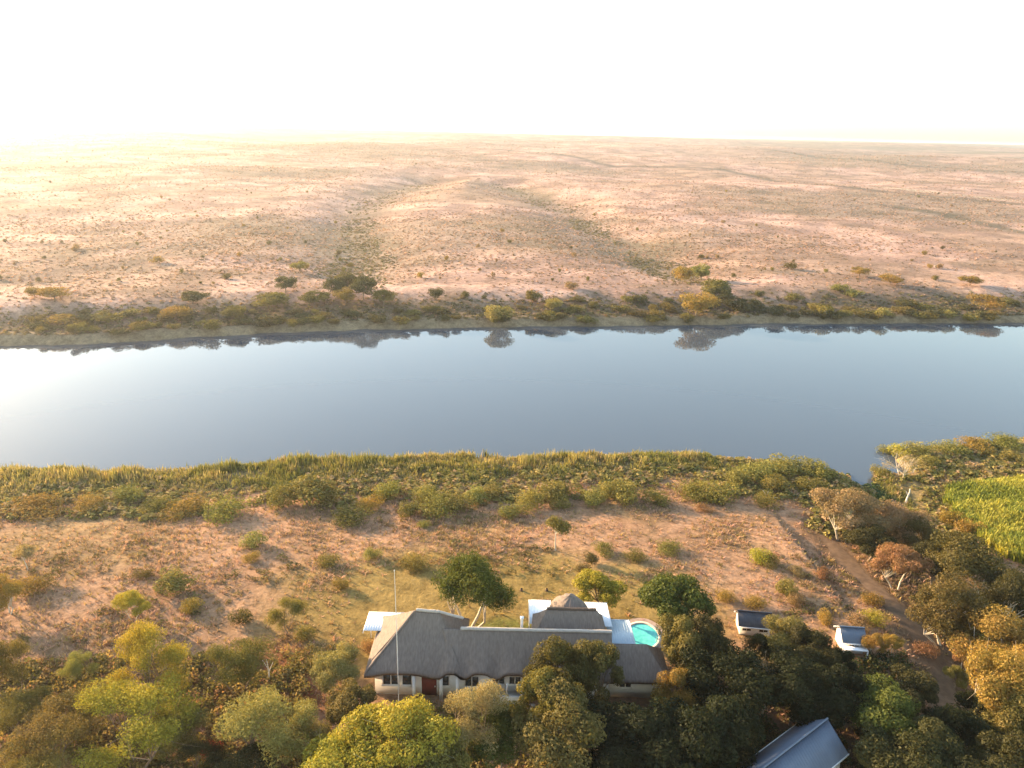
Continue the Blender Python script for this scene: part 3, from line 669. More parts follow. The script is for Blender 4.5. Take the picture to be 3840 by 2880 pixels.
# ------------------------------------------------------------------ shrubs that stand out one by one
SHRUBS = [
 # lawn and field, right half
 ('low', 2505, 2022, 116, 1.1, 'bankgreen', "green rounded shrub at the upper edge of the lawn, right of the flat-topped tree"),
 ('low', 2375, 2057, 98, 1.0, 'olive', "olive shrub throwing a long shadow on the lawn, second right of the flat-topped tree"),
 ('low', 2265, 2032, 98, 1.0, 'olive', "olive shrub nearest to the right of the flat-topped tree"),
 ('shrub', 2215, 2068, 60, 1.3, 'brown', "brown shrub at the top of the lawn above the compact yellow tree"),
 ('low', 2190, 2112, 61, 0.9, 'brown', "small brown shrub directly above the compact yellow tree"),
 ('low', 2845, 2052, 98, 1.6, 'yellow', "yellow-green shrub on the slope between lawn and dirt track"),
 ('low', 2890, 2077, 86, 1.2, 'olive', "olive shrub touching the yellow-green shrub on the slope"),
 ('shrub', 2950, 2168, 88, 1.9, 'olive', "olive shrub halfway between lawn and dirt track"),
 ('low', 2830, 2227, 86, 1.3, 'gold', "golden shrub above the first small hut"),
 ('low', 2985, 2217, 73, 1.4, 'tan', "tan bushy shrub above the gap between the huts"),
 ('low', 2990, 2122, 61, 1.0, 'tan', "small tan shrub higher up the slope above the huts"),
 ('shrub', 3090, 2123, 66, 1.5, 'rust', "rust-brown shrub left of the dirt track"),
 ('low', 3270, 2217, 86, 1.3, 'gold', "golden-brown shrub at the left edge of the dirt track bend"),
 ('low', 3285, 2282, 110, 1.4, 'yellow', "yellow-green shrub above the second hut"),
 ('low', 3225, 2302, 98, 1.2, 'tan', "tan shrub left of the yellow-green shrub above the second hut"),
 ('shrub', 3095, 2288, 66, 1.3, 'gold', "golden shrub just behind the second hut's roof"),
 ('low', 3470, 2402, 98, 1.0, 'rust', "rust-coloured shrub in the middle of the dirt track's lower bend"),
 ('low', 2730, 2212, 86, 1.0, 'gold', "straw-coloured shrub right of the dome-shaped tree"),
 ('low', 2640, 1887, 73, 0.9, 'rust', "small rusty bush in the pink field below the bank bushes"),
 # field, left half
 ('shrub', 950, 1993, 110, 1.8, 'paleolive', "grey-olive shrub in the middle of the left field"),
 ('low', 945, 2067, 73, 1.0, 'gold', "small golden shrub below the grey-olive field shrub"),
 ('low', 1225, 2072, 98, 1.0, 'olive', "olive shrub in the straw grass above the red soil"),
 ('low', 1395, 2052, 73, 1.3, 'paleolive', "pale bush left of the drooping tree"),
 ('low', 1555, 2075, 110, 1.6, 'olive', "low olive shrub directly left of the drooping tree crown"),
 ('shrub', 650, 2128, 154, 2.1, 'olive', "dark olive shrub above the small yellow field tree"),
 ('low', 715, 2237, 91, 1.3, 'gold', "golden shrub right of the small yellow field tree"),
 ('low', 540, 2132, 73, 0.9, 'brown', "small brown bush at the left of the dark olive field shrub"),
 ('low', 130, 2152, 135, 1.7, 'gold', "golden shrub beside the rounded tree at the left edge"),
 ('shrub', 905, 2278, 88, 1.5, 'brown', "brown bush beside the thin olive tree"),
 ('low', 1150, 2342, 86, 1.3, 'olive', "upright olive shrub at the foot of the thin olive tree"),
 ('low', 1385, 2397, 73, 1.2, 'rust', "rusty bush against the left wall of the house"),
 ('low', 1180, 2432, 135, 1.0, 'gold', "straw-yellow bush at the edge of the red soil"),
 ('shrub', 1280, 2168, 77, 1.1, 'gold', "low golden bush on the straw grass left of the lawn"),
 ('low', 1590, 1947, 61, 0.7, 'bankgreen', "tiny green bush in the shadow streak of the pink field"),
 # near river bank
 ('low', 140, 1851, 228, 1.7, 'gold', "long low golden bush at the left end of the bank bushes"),
 ('low', 345, 1851, 156, 1.6, 'gold', "rounded golden bush second from the left on the bank"),
 ('shrub', 480, 1821, 108, 2.2, 'bankgreen', "upright yellow-green bush on the left bank"),
 ('low', 590, 1856, 132, 1.5, 'bankgreen', "low green bush left of the long bank shadow"),
 ('low', 700, 1861, 180, 1.7, 'gold', "broad golden bush left of the darker bush casting the long shadow"),
 ('low', 835, 1861, 192, 2.4, 'bankgreen', "dense green bush casting the long shadow on the left field"),
 ('shrub', 1055, 1818, 132, 2.7, 'bankgreen', "green bush against the left side of the largest bank bush"),
 ('shrub', 1155, 1778, 204, 4.2, 'olive', "largest dark olive bush on the near river bank"),
 ('shrub', 1225, 1821, 108, 2.5, 'olive', "dark bush against the right side of the largest bank bush"),
 ('low', 1305, 1886, 168, 1.9, 'olive', "round dark bush in the field in front of the bank"),
 ('low', 1385, 1856, 132, 1.4, 'gold', "low golden bush behind the round dark field bush"),
 ('shrub', 1465, 1801, 114, 2.4, 'bankgreen', "rounded yellow-green bush close under the reeds"),
 ('shrub', 1540, 1878, 90, 1.9, 'olive', "small dark bush leftmost in the broad bush cluster"),
 ('shrub', 1595, 1818, 108, 2.4, 'bankgreen', "green bush at the back left of the broad bush cluster"),
 ('low', 1645, 1848, 168, 2.4, 'bankgreen', "wide green bush in the heart of the broad bush cluster"),
 ('low', 1725, 1846, 144, 2.2, 'olive', "olive bush right of the heart of the broad bush cluster"),
 ('shrub', 1790, 1821, 108, 2.2, 'bankgreen', "green bush in the right part of the broad bush cluster"),
 ('shrub', 1840, 1814, 96, 2.0, 'olive', "olive bush at the right end of the broad bush cluster"),
 ('shrub', 1905, 1886, 114, 1.6, 'bankgreen', "lone round bush in the field left above the flat-topped tree"),
 ('low', 1985, 1841, 132, 2.4, 'bankgreen', "green bush at the lower left of the second bush cluster"),
 ('shrub', 2055, 1801, 132, 2.9, 'bankgreen', "tallest green bush of the second bush cluster"),
 ('shrub', 2100, 1851, 96, 1.7, 'bankgreen', "small bright bush at the lower right of the second bush cluster"),
 ('shrub', 2115, 1806, 96, 2.0, 'olive', "olive bush behind the small bright bush of the second cluster"),
 ('shrub', 2225, 1831, 108, 2.2, 'bankgreen', "rounded bush at the left of the third bush cluster"),
 ('shrub', 2290, 1796, 120, 2.7, 'bankgreen', "tall bush in the middle of the third bush cluster"),
 ('shrub', 2345, 1806, 132, 2.7, 'olive', "darker bush at the right of the third bush cluster"),
 ('shrub', 2455, 1831, 114, 1.9, 'bankgreen', "bright bush alone right of the third bush cluster"),
 ('low', 2600, 1801, 156, 2.2, 'olive', "dark green bush right of the bright lone bush"),
 ('low', 2680, 1796, 168, 2.5, 'bankgreen', "wide green bush above the small rusty field bush"),
 ('shrub', 2760, 1761, 108, 2.2, 'bankgreen', "green bush left of the headland bushes"),
 ('shrub', 2850, 1731, 144, 2.4, 'bankgreen', "broad green bush in the middle of the left headland"),
 ('shrub', 2910, 1776, 132, 2.2, 'olive', "olive bush on the left headland beside the dead branch"),
 ('shrub', 2935, 1711, 132, 2.4, 'bankgreen', "green bush at the waterside of the left headland"),
 ('shrub', 3010, 1711, 132, 2.5, 'bankgreen', "rounded green bush near the tip of the left headland"),
 ('shrub', 3075, 1726, 120, 2.4, 'bankgreen', "last rounded bush at the tip of the left headland"),
 ('shrub', 3040, 1786, 108, 1.9, 'olive', "olive bush overlooking the creek mouth from the left"),
 ('low', 2870, 1846, 120, 1.5, 'olive', "low olive bush in front of the left headland bushes"),
 # right of the creek
 ('shrub', 3320, 1672, 70, 2.2, 'bankgreen', "yellow-green bush at the tip of the right headland"),
 ('shrub', 3370, 1665, 80, 2.4, 'yellow', "bright yellow bush second from the tip of the right headland"),
 ('low', 3450, 1655, 120, 1.9, 'bankgreen', "low green bush on the shore of the right headland"),
 ('low', 3550, 1650, 130, 1.9, 'bankgreen', "low green bush midway along the right headland shore"),
 ('low', 3660, 1640, 130, 1.9, 'gold', "golden bush on the right headland shore"),
 ('low', 3770, 1625, 150, 2.0, 'bankgreen', "green bush where the right headland shore meets the right edge"),
 ('shrub', 3480, 1705, 90, 2.0, 'olive', "dark bush behind the shore of the right headland"),
 ('shrub', 3800, 1690, 90, 2.0, 'olive', "dark bush near the right edge above the green crop"),
 ('shrub', 3300, 1745, 70, 1.8, 'bankgreen', "green bush on the right side of the creek mouth"),
 ('shrub', 3560, 1910, 110, 2.0, 'gold', "golden-brown bush at the corner of the green crop field"),
 ('shrub', 3640, 1950, 90, 2.0, 'gold', "yellow bush along the lower edge of the green crop field"),
 ('shrub', 3420, 1900, 70, 2.4, 'olive', "olive bush at the head of the creek"),
]
for s in SHRUBS: plant_shrub(*s)
rb = plant_shrub('shrub', 795, 2775, 75, 1.7, 'red', "rounded red bush among dark foliage at the bottom left", "red_bush")

# far bank: trees, then shrubs
FAR_TREES = [
 (1068, 1036, 84, 5.0, 'fardark', "dark round tree alone above the far bank, left of the gully trees"),
 (722, 1086, 110, 4.0, 'fardark', "dark flat bush-like tree on the far bank, leftmost dark crown"),
 (1252, 1044, 78, 5.6, 'fardark', "dark tree at the left of the far gully group"),
 (1300, 1016, 71, 6.7, 'fardark', "highest dark tree of the far gully group"),
 (1362, 1034, 104, 7.3, 'fardark', "broad dark tree at the right of the far gully group"),
 (1292, 1074, 91, 5.6, 'gold', "golden tree at the front of the far gully group"),
 (1435, 1086, 91, 4.7, 'olive', "olive tree just right of the far gully group"),
 (1632, 1076, 65, 3.9, 'fardark', "small dark tree between the gully group and the far bank's middle"),
 (1125, 981, 71, 3.4, 'paleolive', "pale green tree standing higher on the far slope above the dark round tree"),
 (1180, 1086, 117, 4.5, 'olive', "olive tree between the dark round tree and the far gully group"),
 (1010, 1096, 143, 4.5, 'olive', "wide olive tree left of the dark round tree"),
 (660, 1146, 117, 3.9, 'gold', "golden tree by the water at the left of the far bank"),
 (880, 1146, 91, 3.9, 'olive', "olive tree near the far waterline, left of the wide olive tree"),
 (1995, 1084, 71, 4.5, 'olive', "grey-olive tree on the edge of the far terrace, middle of the bank"),
 (1873, 1142, 117, 5.2, 'paleolive', "bright olive tree by the far waterline with a clear reflection"),
 (2075, 1116, 65, 4.0, 'paleolive', "small bright tree on the far bank right of the middle"),
 (2560, 1001, 84, 5.6, 'gold', "golden tree at the upper left of the far right-hand group"),
 (2630, 986, 84, 6.7, 'paleolive', "pale topmost tree of the far right-hand group"),
 (2680, 1046, 117, 6.2, 'olive', "olive tree at the right of the far right-hand group"),
 (2615, 1091, 143, 7.3, 'gold', "large golden tree at the front of the far right-hand group"),
 (2700, 1076, 91, 5.6, 'fardark', "dark tree at the front right of the far right-hand group"),
 (2750, 1106, 104, 4.5, 'fardark', "dark low tree trailing the far right-hand group"),
 (3700, 1106, 130, 4.7, 'gold', "golden tree on the far bank close to the right edge"),
 (3340, 1026, 91, 3.6, 'gold', "golden-brown tree on the far slope towards the right"),
 (3225, 1001, 71, 3.4, 'gold', "pale golden tree higher on the far slope towards the right"),
 (3640, 1031, 97, 3.6, 'gold', "golden tree on the far slope near the right edge"),
 (200, 1076, 123, 3.8, 'gold', "hazy golden tree on the far slope near the left edge"),
 (125, 1071, 65, 3.4, 'gold', "small hazy tree left of the hazy golden tree near the left edge"),
]
for u, v, w, h, c, lab in FAR_TREES: plant_tree('fartree', u, v, w, h, c, lab)
FAR_SHRUBS = [
 (1745, 1090, 40, 2.2, 'brown', "small brown bush on the pink rim above the far bank"),
 (1815, 1105, 22, 1.2, 'fardark', "tiny dark bush on the pink rim above the far bank"),
 (2140, 1055, 60, 2.2, 'tan', "tan bush on the far slope above the middle of the bank"),
 (2850, 1090, 40, 2.0, 'fardark', "dark bush just right of the far right-hand trees"),
 (2975, 1098, 80, 2.4, 'olive', "olive bush on the far rim right of the right-hand trees"),
 (3150, 1065, 80, 2.2, 'bankgreen', "green bush on the far slope, left of the green pair"),
 (3205, 1085, 80, 2.4, 'bankgreen', "wide green bush on the far slope, right of the green pair"),
 (3100, 1148, 70, 2.8, 'olive', "olive bush by the far waterline under the green pair"),
 (3310, 1152, 70, 2.8, 'paleolive', "bright bush by the far waterline towards the right"),
 (3400, 1120, 110, 2.4, 'fardark', "dark spreading bush on the far bank towards the right"),
 (3560, 1162, 55, 2.4, 'paleolive', "pale bush by the far waterline near the right"),
 (2965, 985, 50, 2.4, 'brown', "brown bush high on the far slope above the right-hand trees"),
 (590, 960, 55, 2.4, 'gold', "hazy bush on the far slope in the left third"),
 (850, 1025, 40, 1.8, 'brown', "brown bush on the far slope above the leftmost dark crown"),
 (780, 1195, 100, 2.4, 'olive', "dark bush close to the far waterline at left"),
 (1010, 1185, 120, 2.4, 'fardark', "dark long bush close to the far waterline left of the gully group"),
 (240, 1175, 150, 2.2, 'gold', "low hazy bush line on the far bank near the left edge"),
 (400, 1170, 120, 2.2, 'olive', "hazy olive bush on the left part of the far bank"),
]
for u, v, w, h, c, lab in FAR_SHRUBS: plant_shrub('far', u, v, w, h, c, lab)
# the scrub that fills the far bank between them
for i in range(150):
    u = rng.uniform(250, 3880) if i > 14 else rng.uniform(0, 600); k = rng.random()
    v = np.interp(u, [0, 940, 1700, 3840], [1262, 1222, 1202, 1188]) - 12 - k * (62 + 20 * math.sin(u / 300)) 
    side = "left of the gully trees" if u < 1230 else ("between the two far tree groups" if u < 2540 else "right of the golden far trees")
    plant_shrub('far', u, v, rng.uniform(35, 85), rng.uniform(1.0, 2.2), rng.choice(['fardark', 'fardark', 'brown', 'olive', 'dim']), "low scrub bush lining the far river bank, " + side, "bank_scrub", "scrub bushes on the far bank " + side)
# scattered bushes on the far plain
for i in range(130):
    u = rng.uniform(-20, 3860); v = 560 + (rng.random() ** 0.6) * 510
    side = "left of the first gully" if u < 1300 else ("between the two gullies" if u < 2300 else "right of the second gully")
    p = on_ground(u, v); dd = depth_of(p)
    if dd > 1500: continue
    h = rng.uniform(0.9, 2.0); plant_shrub('far', u, v, h * rng.uniform(0.9, 1.5) * FPX / dd, h, rng.choice(['brown', 'olive', 'gold', 'tan']), "small lone bush dotted over the far pink plain, " + side, "plain_bush", "bushes on the far plain " + side, p)


# ------------------------------------------------------------------ thatched house
def slope(mb, a, b, c, d, nu, nv, bump=0.05, seed=1, thick=0.0, lift=None):
    """thatch surface: a-b along the top, d-c along the eave; lift(u) raises the eave"""
    a, b, c, d = [np.array(p, float) for p in (a, b, c, d)]
    u = np.linspace(0, 1, nu)[None, :, None]; v = np.linspace(0, 1, nv)[:, None, None]
    P = (a * (1 - u) + b * u) * (1 - v) + (d * (1 - u) + c * u) * v
    nz = fbm(P[..., 0] * 0.9 + seed, P[..., 1] * 0.9 + P[..., 2] * 0.5, 200 + seed, 4) - 0.5
    P[..., 2] += nz * bump * 1.3 * np.clip(v[..., 0] * 6, 0, 1) * 1.0 - 0.16 * np.sin(np.pi * v[..., 0]) * 0.6
    if lift is not None: P[..., 2] += lift(P[..., 0]) * (v[..., 0] ** 2.2)
    mb.patch(P[:, ::-1], thick)
    return P
H = empty("thatched_house", (0, 0, 0)); tag(H, "long thatched house with white walls and a tall hipped left end", "house")
def roof(name, build, label=None, mat=None):
    mb = MB(); build(mb); o = mb.build(name, mat or M_THATCH, H, True)
    return tag(o, label) if label else o
E0, ZE = 57.3, 2.75
def brow(x):                                      # eyebrow rises over the upper windows
    s = 0
    for c, w, k in ((-9.6, 2.3, .42), (-5.0, .75, .55), (-2.3, 1.0, .6), (0.75, 1.15, .6), (4.6, 1.2, .55)):
        s = s + k * np.exp(-(np.abs(x - c) / w) ** 4)
    return s
def left_block(mb):
    x0, x1, y1 = -12.9, -3.8, 66.2; A, B = (-8.7, 61.7, 6.75), (-6.4, 61.7, 6.6)
    slope(mb, A, B, (-3.8, E0, ZE), (x0, E0, ZE), 60, 22, seed=1, thick=.3, lift=brow)
    slope(mb, B, A, (x0, y1, ZE), (x1, y1, ZE), 40, 16, seed=2, thick=.3)
    slope(mb, A, (A[0], A[1] + .01, A[2]), (x0, E0, ZE), (x0, y1, ZE), 40, 18, .09, seed=3, thick=.3)
    slope(mb, B, (B[0], B[1] - .01, B[2]), (x1, y1, ZE), (x1, E0 + .35, ZE), 34, 16, seed=4, thick=.25)
roof("hipped_roof", left_block, "tall hipped thatch over the left end, its left face in sun")
RZ, RY = 5.65, 60.5
def main_block(mb):
    slope(mb, (-6.0, RY, RZ), (9.9, RY, RZ), (9.9, E0, ZE), (-4.6, E0, ZE), 110, 22, seed=6, thick=.3, lift=brow)
    slope(mb, (9.9, RY, RZ), (-6.0, RY, RZ), (-6.0, 63.9, ZE), (9.9, 63.9, ZE), 70, 16, seed=7, thick=.3)
roof("main_roof", main_block, "long grey-brown thatched roof slope facing the viewer")
def cap(name, p, q, r=.13, mat=None):
    n = 30; t = np.linspace(0, 1, n)[:, None]; P = np.array(p) * (1 - t) + np.array(q) * t; P[:, 2] += 0.05 * (vnoise(t[:, 0] * 14, t[:, 0] * 0, 8) - .5)
    return MB().tube(P, [r] * n, 8).build(name, mat or M_THATCH_CAP, H, True)
cap("ridge_cap", (-4.3, RY, RZ + .04), (9.9, RY, RZ + .04), .17)
cap("ridge_cap", (-8.6, 61.7, 6.78), (-6.4, 61.7, 6.63), .15)
cap("hip_cap", (-6.4, 61.7, 6.62), (-4.2, 62.3, 5.55), .13)
for k, (yy, zz) in enumerate(((57.45, 2.9), (59.0, 2.95))):      # sunlit ribs on the left hip
    cap("hip_cap", (-8.75, 61.6, 6.72), (-12.8 + k * .2, yy - k * 1.4 + 1.2 * k, zz), .12, M_THATCH)
# back wing with the rounded thatch and the white sheet roofs
WZ = 6.05
def wing(mb):
    slope(mb, (3.9, 63.4, WZ), (8.7, 63.4, WZ), (9.9, 60.9, 3.7), (2.2, 60.9, 3.7), 60, 18, .06, seed=11, thick=.25)
    slope(mb, (8.7, 63.4, WZ), (3.9, 63.4, WZ), (2.6, 65.2, 4.2), (9.6, 65.2, 4.2), 40, 10, seed=12, thick=.25)
    slope(mb, (3.9, 63.4, WZ), (3.9, 63.41, WZ), (2.2, 60.9, 3.7), (2.6, 65.2, 4.2), 20, 12, .08, seed=13, thick=.25)
    slope(mb, (8.7, 63.41, WZ), (8.7, 63.4, WZ), (9.6, 65.2, 4.2), (9.9, 60.9, 3.7), 20, 12, .08, seed=14, thick=.25)
roof("wing_roof", wing)
def dome(mb):
    P = []
    for k in range(13):
        f = k / 12; a = f * math.pi / 2
        row = []
        for j in range(29):
            t = 2 * math.pi * j / 28; rx, ry = 2.15 * math.sin(a) ** 0.9, 2.7 * math.sin(a) ** 0.9
            w = 1 + 0.05 * math.sin(5 * t + 1) + 0.03 * math.sin(11 * t)
            row.append((6.25 + rx * math.cos(t) * w, 65.7 + ry * math.sin(t) * w, 3.3 + 2.7 * (0.55 * (1 - f) + 0.45 * math.cos(a)) + 0.05 * math.sin(9 * t + k)))
        P.append(row)
    mb.patch(np.array(P)[:, ::-1])
roof("domed_roof", dome, "rounded thatched back end between two white sheet roofs")
cap("ridge_cap", (3.9, 63.4, WZ + .03), (8.7, 63.4, WZ + .03), .14, M_WOOD)
def sheet(name, x0, x1, y0, y1, z0, z1, mat, label=None, sides=0.13, pitch=0.25):
    nx = int((x1 - x0) / (pitch / 4)); xs = np.linspace(x0, x1, nx); pr = 0.02 * np.sin(xs * 2 * math.pi / pitch)
    P = np.stack([np.stack([xs, np.full(nx, y), z + pr], -1) for y, z in ((y0, z0), ((y0 + y1) / 2, (z0 + z1) / 2), (y1, z1))], 0)
    o = MB().patch(P[:, ::-1], .05).build(name, mat, H)
    MB().box(x0 - .04, x1 + .04, y1, y1 + .06, z1 - .16, z1 + .03).build("gutter", M_WHITE, o)
    MB().box(x0 - .05, x0 + .0, y0, y1 + .06, min(z0, z1) - .14, min(z0, z1) - .04).build("fascia", M_WHITE, o)
    return tag(o, label) if label else o
sheet("sheet_roof", -14.1, -9.4, 63.2, 66.5, 3.25, 3.0, M_WHITEROOF, "white sheet roof behind the hipped left end")
sheet("sheet_roof", 2.3, 4.6, 64.2, 68.9, 3.75, 3.25, M_WHITEROOF, "white sheet roof left of the rounded thatch")
sheet("sheet_roof", 7.9, 10.5, 64.0, 68.7, 3.75, 3.25, M_WHITEROOF, "white sheet roof right of the rounded thatch")
sheet("sheet_roof", 10.05, 12.6, 60.6, 66.3, 3.2, 2.9, M_BLUEROOF, "pale blue sheet roof beside the swimming pool")
for x, y in ((-14.0, 66.4), (-11.5, 66.4), (2.4, 68.8), (4.4, 68.8), (8.1, 68.6), (10.4, 68.6), (12.5, 66.2), (12.5, 63.2)):
    MB().box(x - .07, x + .07, y - .07, y + .07, 0, 2.95).build("veranda_post", M_WHITE, H)
def right_block(mb):
    x0, x1 = 9.7, 15.2; A, B = (9.7, 60.1, 4.7), (13.2, 60.1, 4.7)
    slope(mb, A, B, (x1, E0 + .3, 2.5), (x0, E0 + .3, 2.5), 40, 16, seed=16, thick=.28)
    slope(mb, B, A, (x0, 62.4, 2.6), (x1, 62.4, 2.6), 30, 10, seed=17, thick=.28)
    slope(mb, B, (B[0], B[1] - .01, B[2]), (x1, 62.4, 2.6), (x1, E0 + .3, 2.5), 24, 14, seed=18, thick=.28)
roof("right_roof", right_block, "lower thatched roof at the right end below the pool")
# walls, openings
YW = 58.15
w = MB(); w.box(-12.1, 9.6, YW, YW + .25, 0, 2.72); w.box(-12.1, -11.85, YW + .25, 65.4, 0, 2.72); w.box(-11.85, -4.6, 65.4, 65.65, 0, 2.72)
w.box(-4.6, 2.6, 63.2, 63.45, 0, 2.7); w.box(2.7, 2.95, 63.45, 67.2, 0, 3.1); w.box(9.3, 9.55, 63.0, 67.2, 0, 3.1); w.box(2.95, 9.3, 67.2, 67.4, 0, 3.1)
w.box(9.6, 14.5, 58.5, 58.75, 0, 2.45); w.box(14.5, 14.75, 58.5, 61.8, 0, 2.45); w.box(9.85, 14.5, 61.55, 61.8, 0, 2.45)
w.build("wall", M_WHITE, H)
def window(x, z0, wd, ht, y=YW, panes=2):
    f = MB(); f.box(x - wd / 2 - .09, x + wd / 2 + .09, y - .07, y - .002, z0 + ht, z0 + ht + .09); f.box(x - wd / 2 - .09, x + wd / 2 + .09, y - .07, y - .002, z0 - .09, z0)
    for k in range(panes + 1):
        xx = x - wd / 2 + wd * k / panes; f.box(xx - .045, xx + .045, y - .065, y - .004, z0, z0 + ht)
    o = f.build("window", M_WHITE, H)
    for k in range(panes):
        MB().box(x - wd / 2 + wd * k / panes + .045, x - wd / 2 + wd * (k + 1) / panes - .045, y - .03, y - .006, z0, z0 + ht).build("pane", M_GLASS, o)
    MB().box(x - wd / 2 - .14, x + wd / 2 + .14, y - .14, y - .072, z0 - .16, z0 - .092).build("sill", M_WHITE, o)
for x, wd, p in ((-10.6, 1.5, 2), (-9.1, .9, 1), (-5.6, .8, 1), (-3.1, 1.3, 2), (3.4, 1.4, 2), (6.6, 1.4, 2), (11.2, 1.1, 2)):
    window(x, 1.15, wd, 1.05, YW if x < 9 else 58.5, p)
d = MB().box(-7.75, -6.35, YW - .06, YW - .003, 0.05, 2.15).build("door", M_REDDOOR, H); tag(d, "dark red front door")
df = MB(); df.box(-7.87, -7.75, YW - .09, YW - .002, .05, 2.27); df.box(-6.35, -6.23, YW - .09, YW - .002, .05, 2.27); df.box(-7.75, -6.35, YW - .09, YW - .002, 2.15, 2.27); df.build("frame", M_WHITE, d)
MB().box(-6.55, -6.47, YW - .13, YW - .06, 1.0, 1.12).build("handle", M_STEEL, d)
for x in (-8.4, -5.9, -4.4): MB().box(x - .14, x + .14, 57.45, 57.73, 0, 2.6).build("veranda_post", M_WHITE, H)
bal = MB(); bal.box(-1.3, 1.6, 56.45, 56.6, .55, 1.45); bal.box(-1.3, -1.15, 56.6, YW - .01, .55, 1.45); bal.box(1.45, 1.6, 56.6, YW - .01, .55, 1.45); bal.box(-1.15, 1.45, 56.6, YW - .01, .45, .6)
bal = bal.build("balcony", M_WHITE, H); tag(bal, "white balcony parapet under dark windows")
for x in (-1.2, 1.5): MB().box(x - .09, x + .09, 56.46, 56.58, -.3, .55).build("post", M_WHITE, bal)
window(-.6, 1.5, 1.1, .8); window(.9, 1.5, 1.1, .8)
MB().box(.1, .24, 56.5, 56.6, 1.45, 2.75).build("post", M_WHITE, bal)
for k in range(4): MB().box(1.75, 2.9, 56.5 - .3 * k, 56.8 - .3 * k, -.2, .45 - .12 * k).build("step", M_STONE, bal)
vp = MB().tube([(1.45, 61.6, 3.0), (1.45, 61.6, 6.25)], [.13, .13], 10); vp.box(1.27, 1.63, 61.42, 61.78, 6.2, 6.3); vp.build("vent_pipe", M_WHITE, H, True)

# mast in front of the house
def find_h(x, y, z0, v):
    hs = np.linspace(1, 25, 400); return float(hs[int(np.argmin([abs(vpix((x, y, z0 + h)) - v) for h in hs]))])
mx, my = at(1507, 2575, 0)[:2]; my = 56.4; mx = at(1507, 2600, 0)[0]
mh = find_h(mx, my, 0, 2140)
mast = empty("flag_mast", (mx, my, hz(mx, my))); tag(mast, "tall thin metal mast standing before the left end of the house", "mast")
MB().tube([(0, 0, -.1), (0.02, 0, mh * .5), (-0.02, 0, mh)], [.045, .035, .02], 8).build("pole", M_STEEL, mast, True)
MB().tube([(0, 0, 0), (0, 0, .35)], [.12, .1], 10).build("base", M_STEEL, mast, True)
MB().tube([(-.02, 0, mh - .02), (-.02, 0, mh + .08)], [.06, .03], 8).build("finial", M_STEEL, mast, True)

# swimming pool
pc = at(2408, 2388, 0); pool = empty("swimming_pool", (pc[0], pc[1], 0)); tag(pool, "round turquoise swimming pool with pale stone edge beside the house", "pool")
def ring(r0, r1, z0, z1, n=48):
    t = np.linspace(0, 2 * math.pi, n + 1); w = 1 + .06 * np.sin(2 * t + .6)
    P = np.stack([np.stack([r * 1.0 * np.cos(t) * w, r * 1.32 * np.sin(t) * w, np.full(n + 1, z)], -1) for r, z in ((r0, z0), (r0, z1), (r1, z1), (r1, z0))], 0)
    return MB().patch(P)
ring(1.62, 1.9, 0.02, .17).build("coping", M_STONE, pool)
t = np.linspace(0, 2 * math.pi, 49); w_ = 1 + .06 * np.sin(2 * t + .6)
P = np.stack([np.stack([r * np.cos(t) * w_, r * 1.32 * np.sin(t) * w_, np.full(49, .11)], -1) for r in (0.01, .8, 1.64)], 0)
MB().patch(P).build("water", M_POOL, pool, True)
sc = MB()
P = np.stack([np.stack([r * np.cos(t) * w_ * (1 + .05 * np.sin(5 * t)), r * 1.32 * np.sin(t) * w_, np.full(49, .06)], -1) for r in (1.92, 2.5)], 0)
sc.patch(P).build("paving", plain("pool_paving", (0.36, 0.25, 0.19), .9, .2, 2.5, .01), pool)
for k in range(2):
    MB().tube([(1.3 + .0, -1.25 + .45 * k, .1), (1.35, -1.25 + .45 * k, .75), (1.85, -1.25 + .45 * k, .78), (1.95, -1.25 + .45 * k, .1)], [.025] * 4, 6).build("handrail", M_STEEL, pool, True)

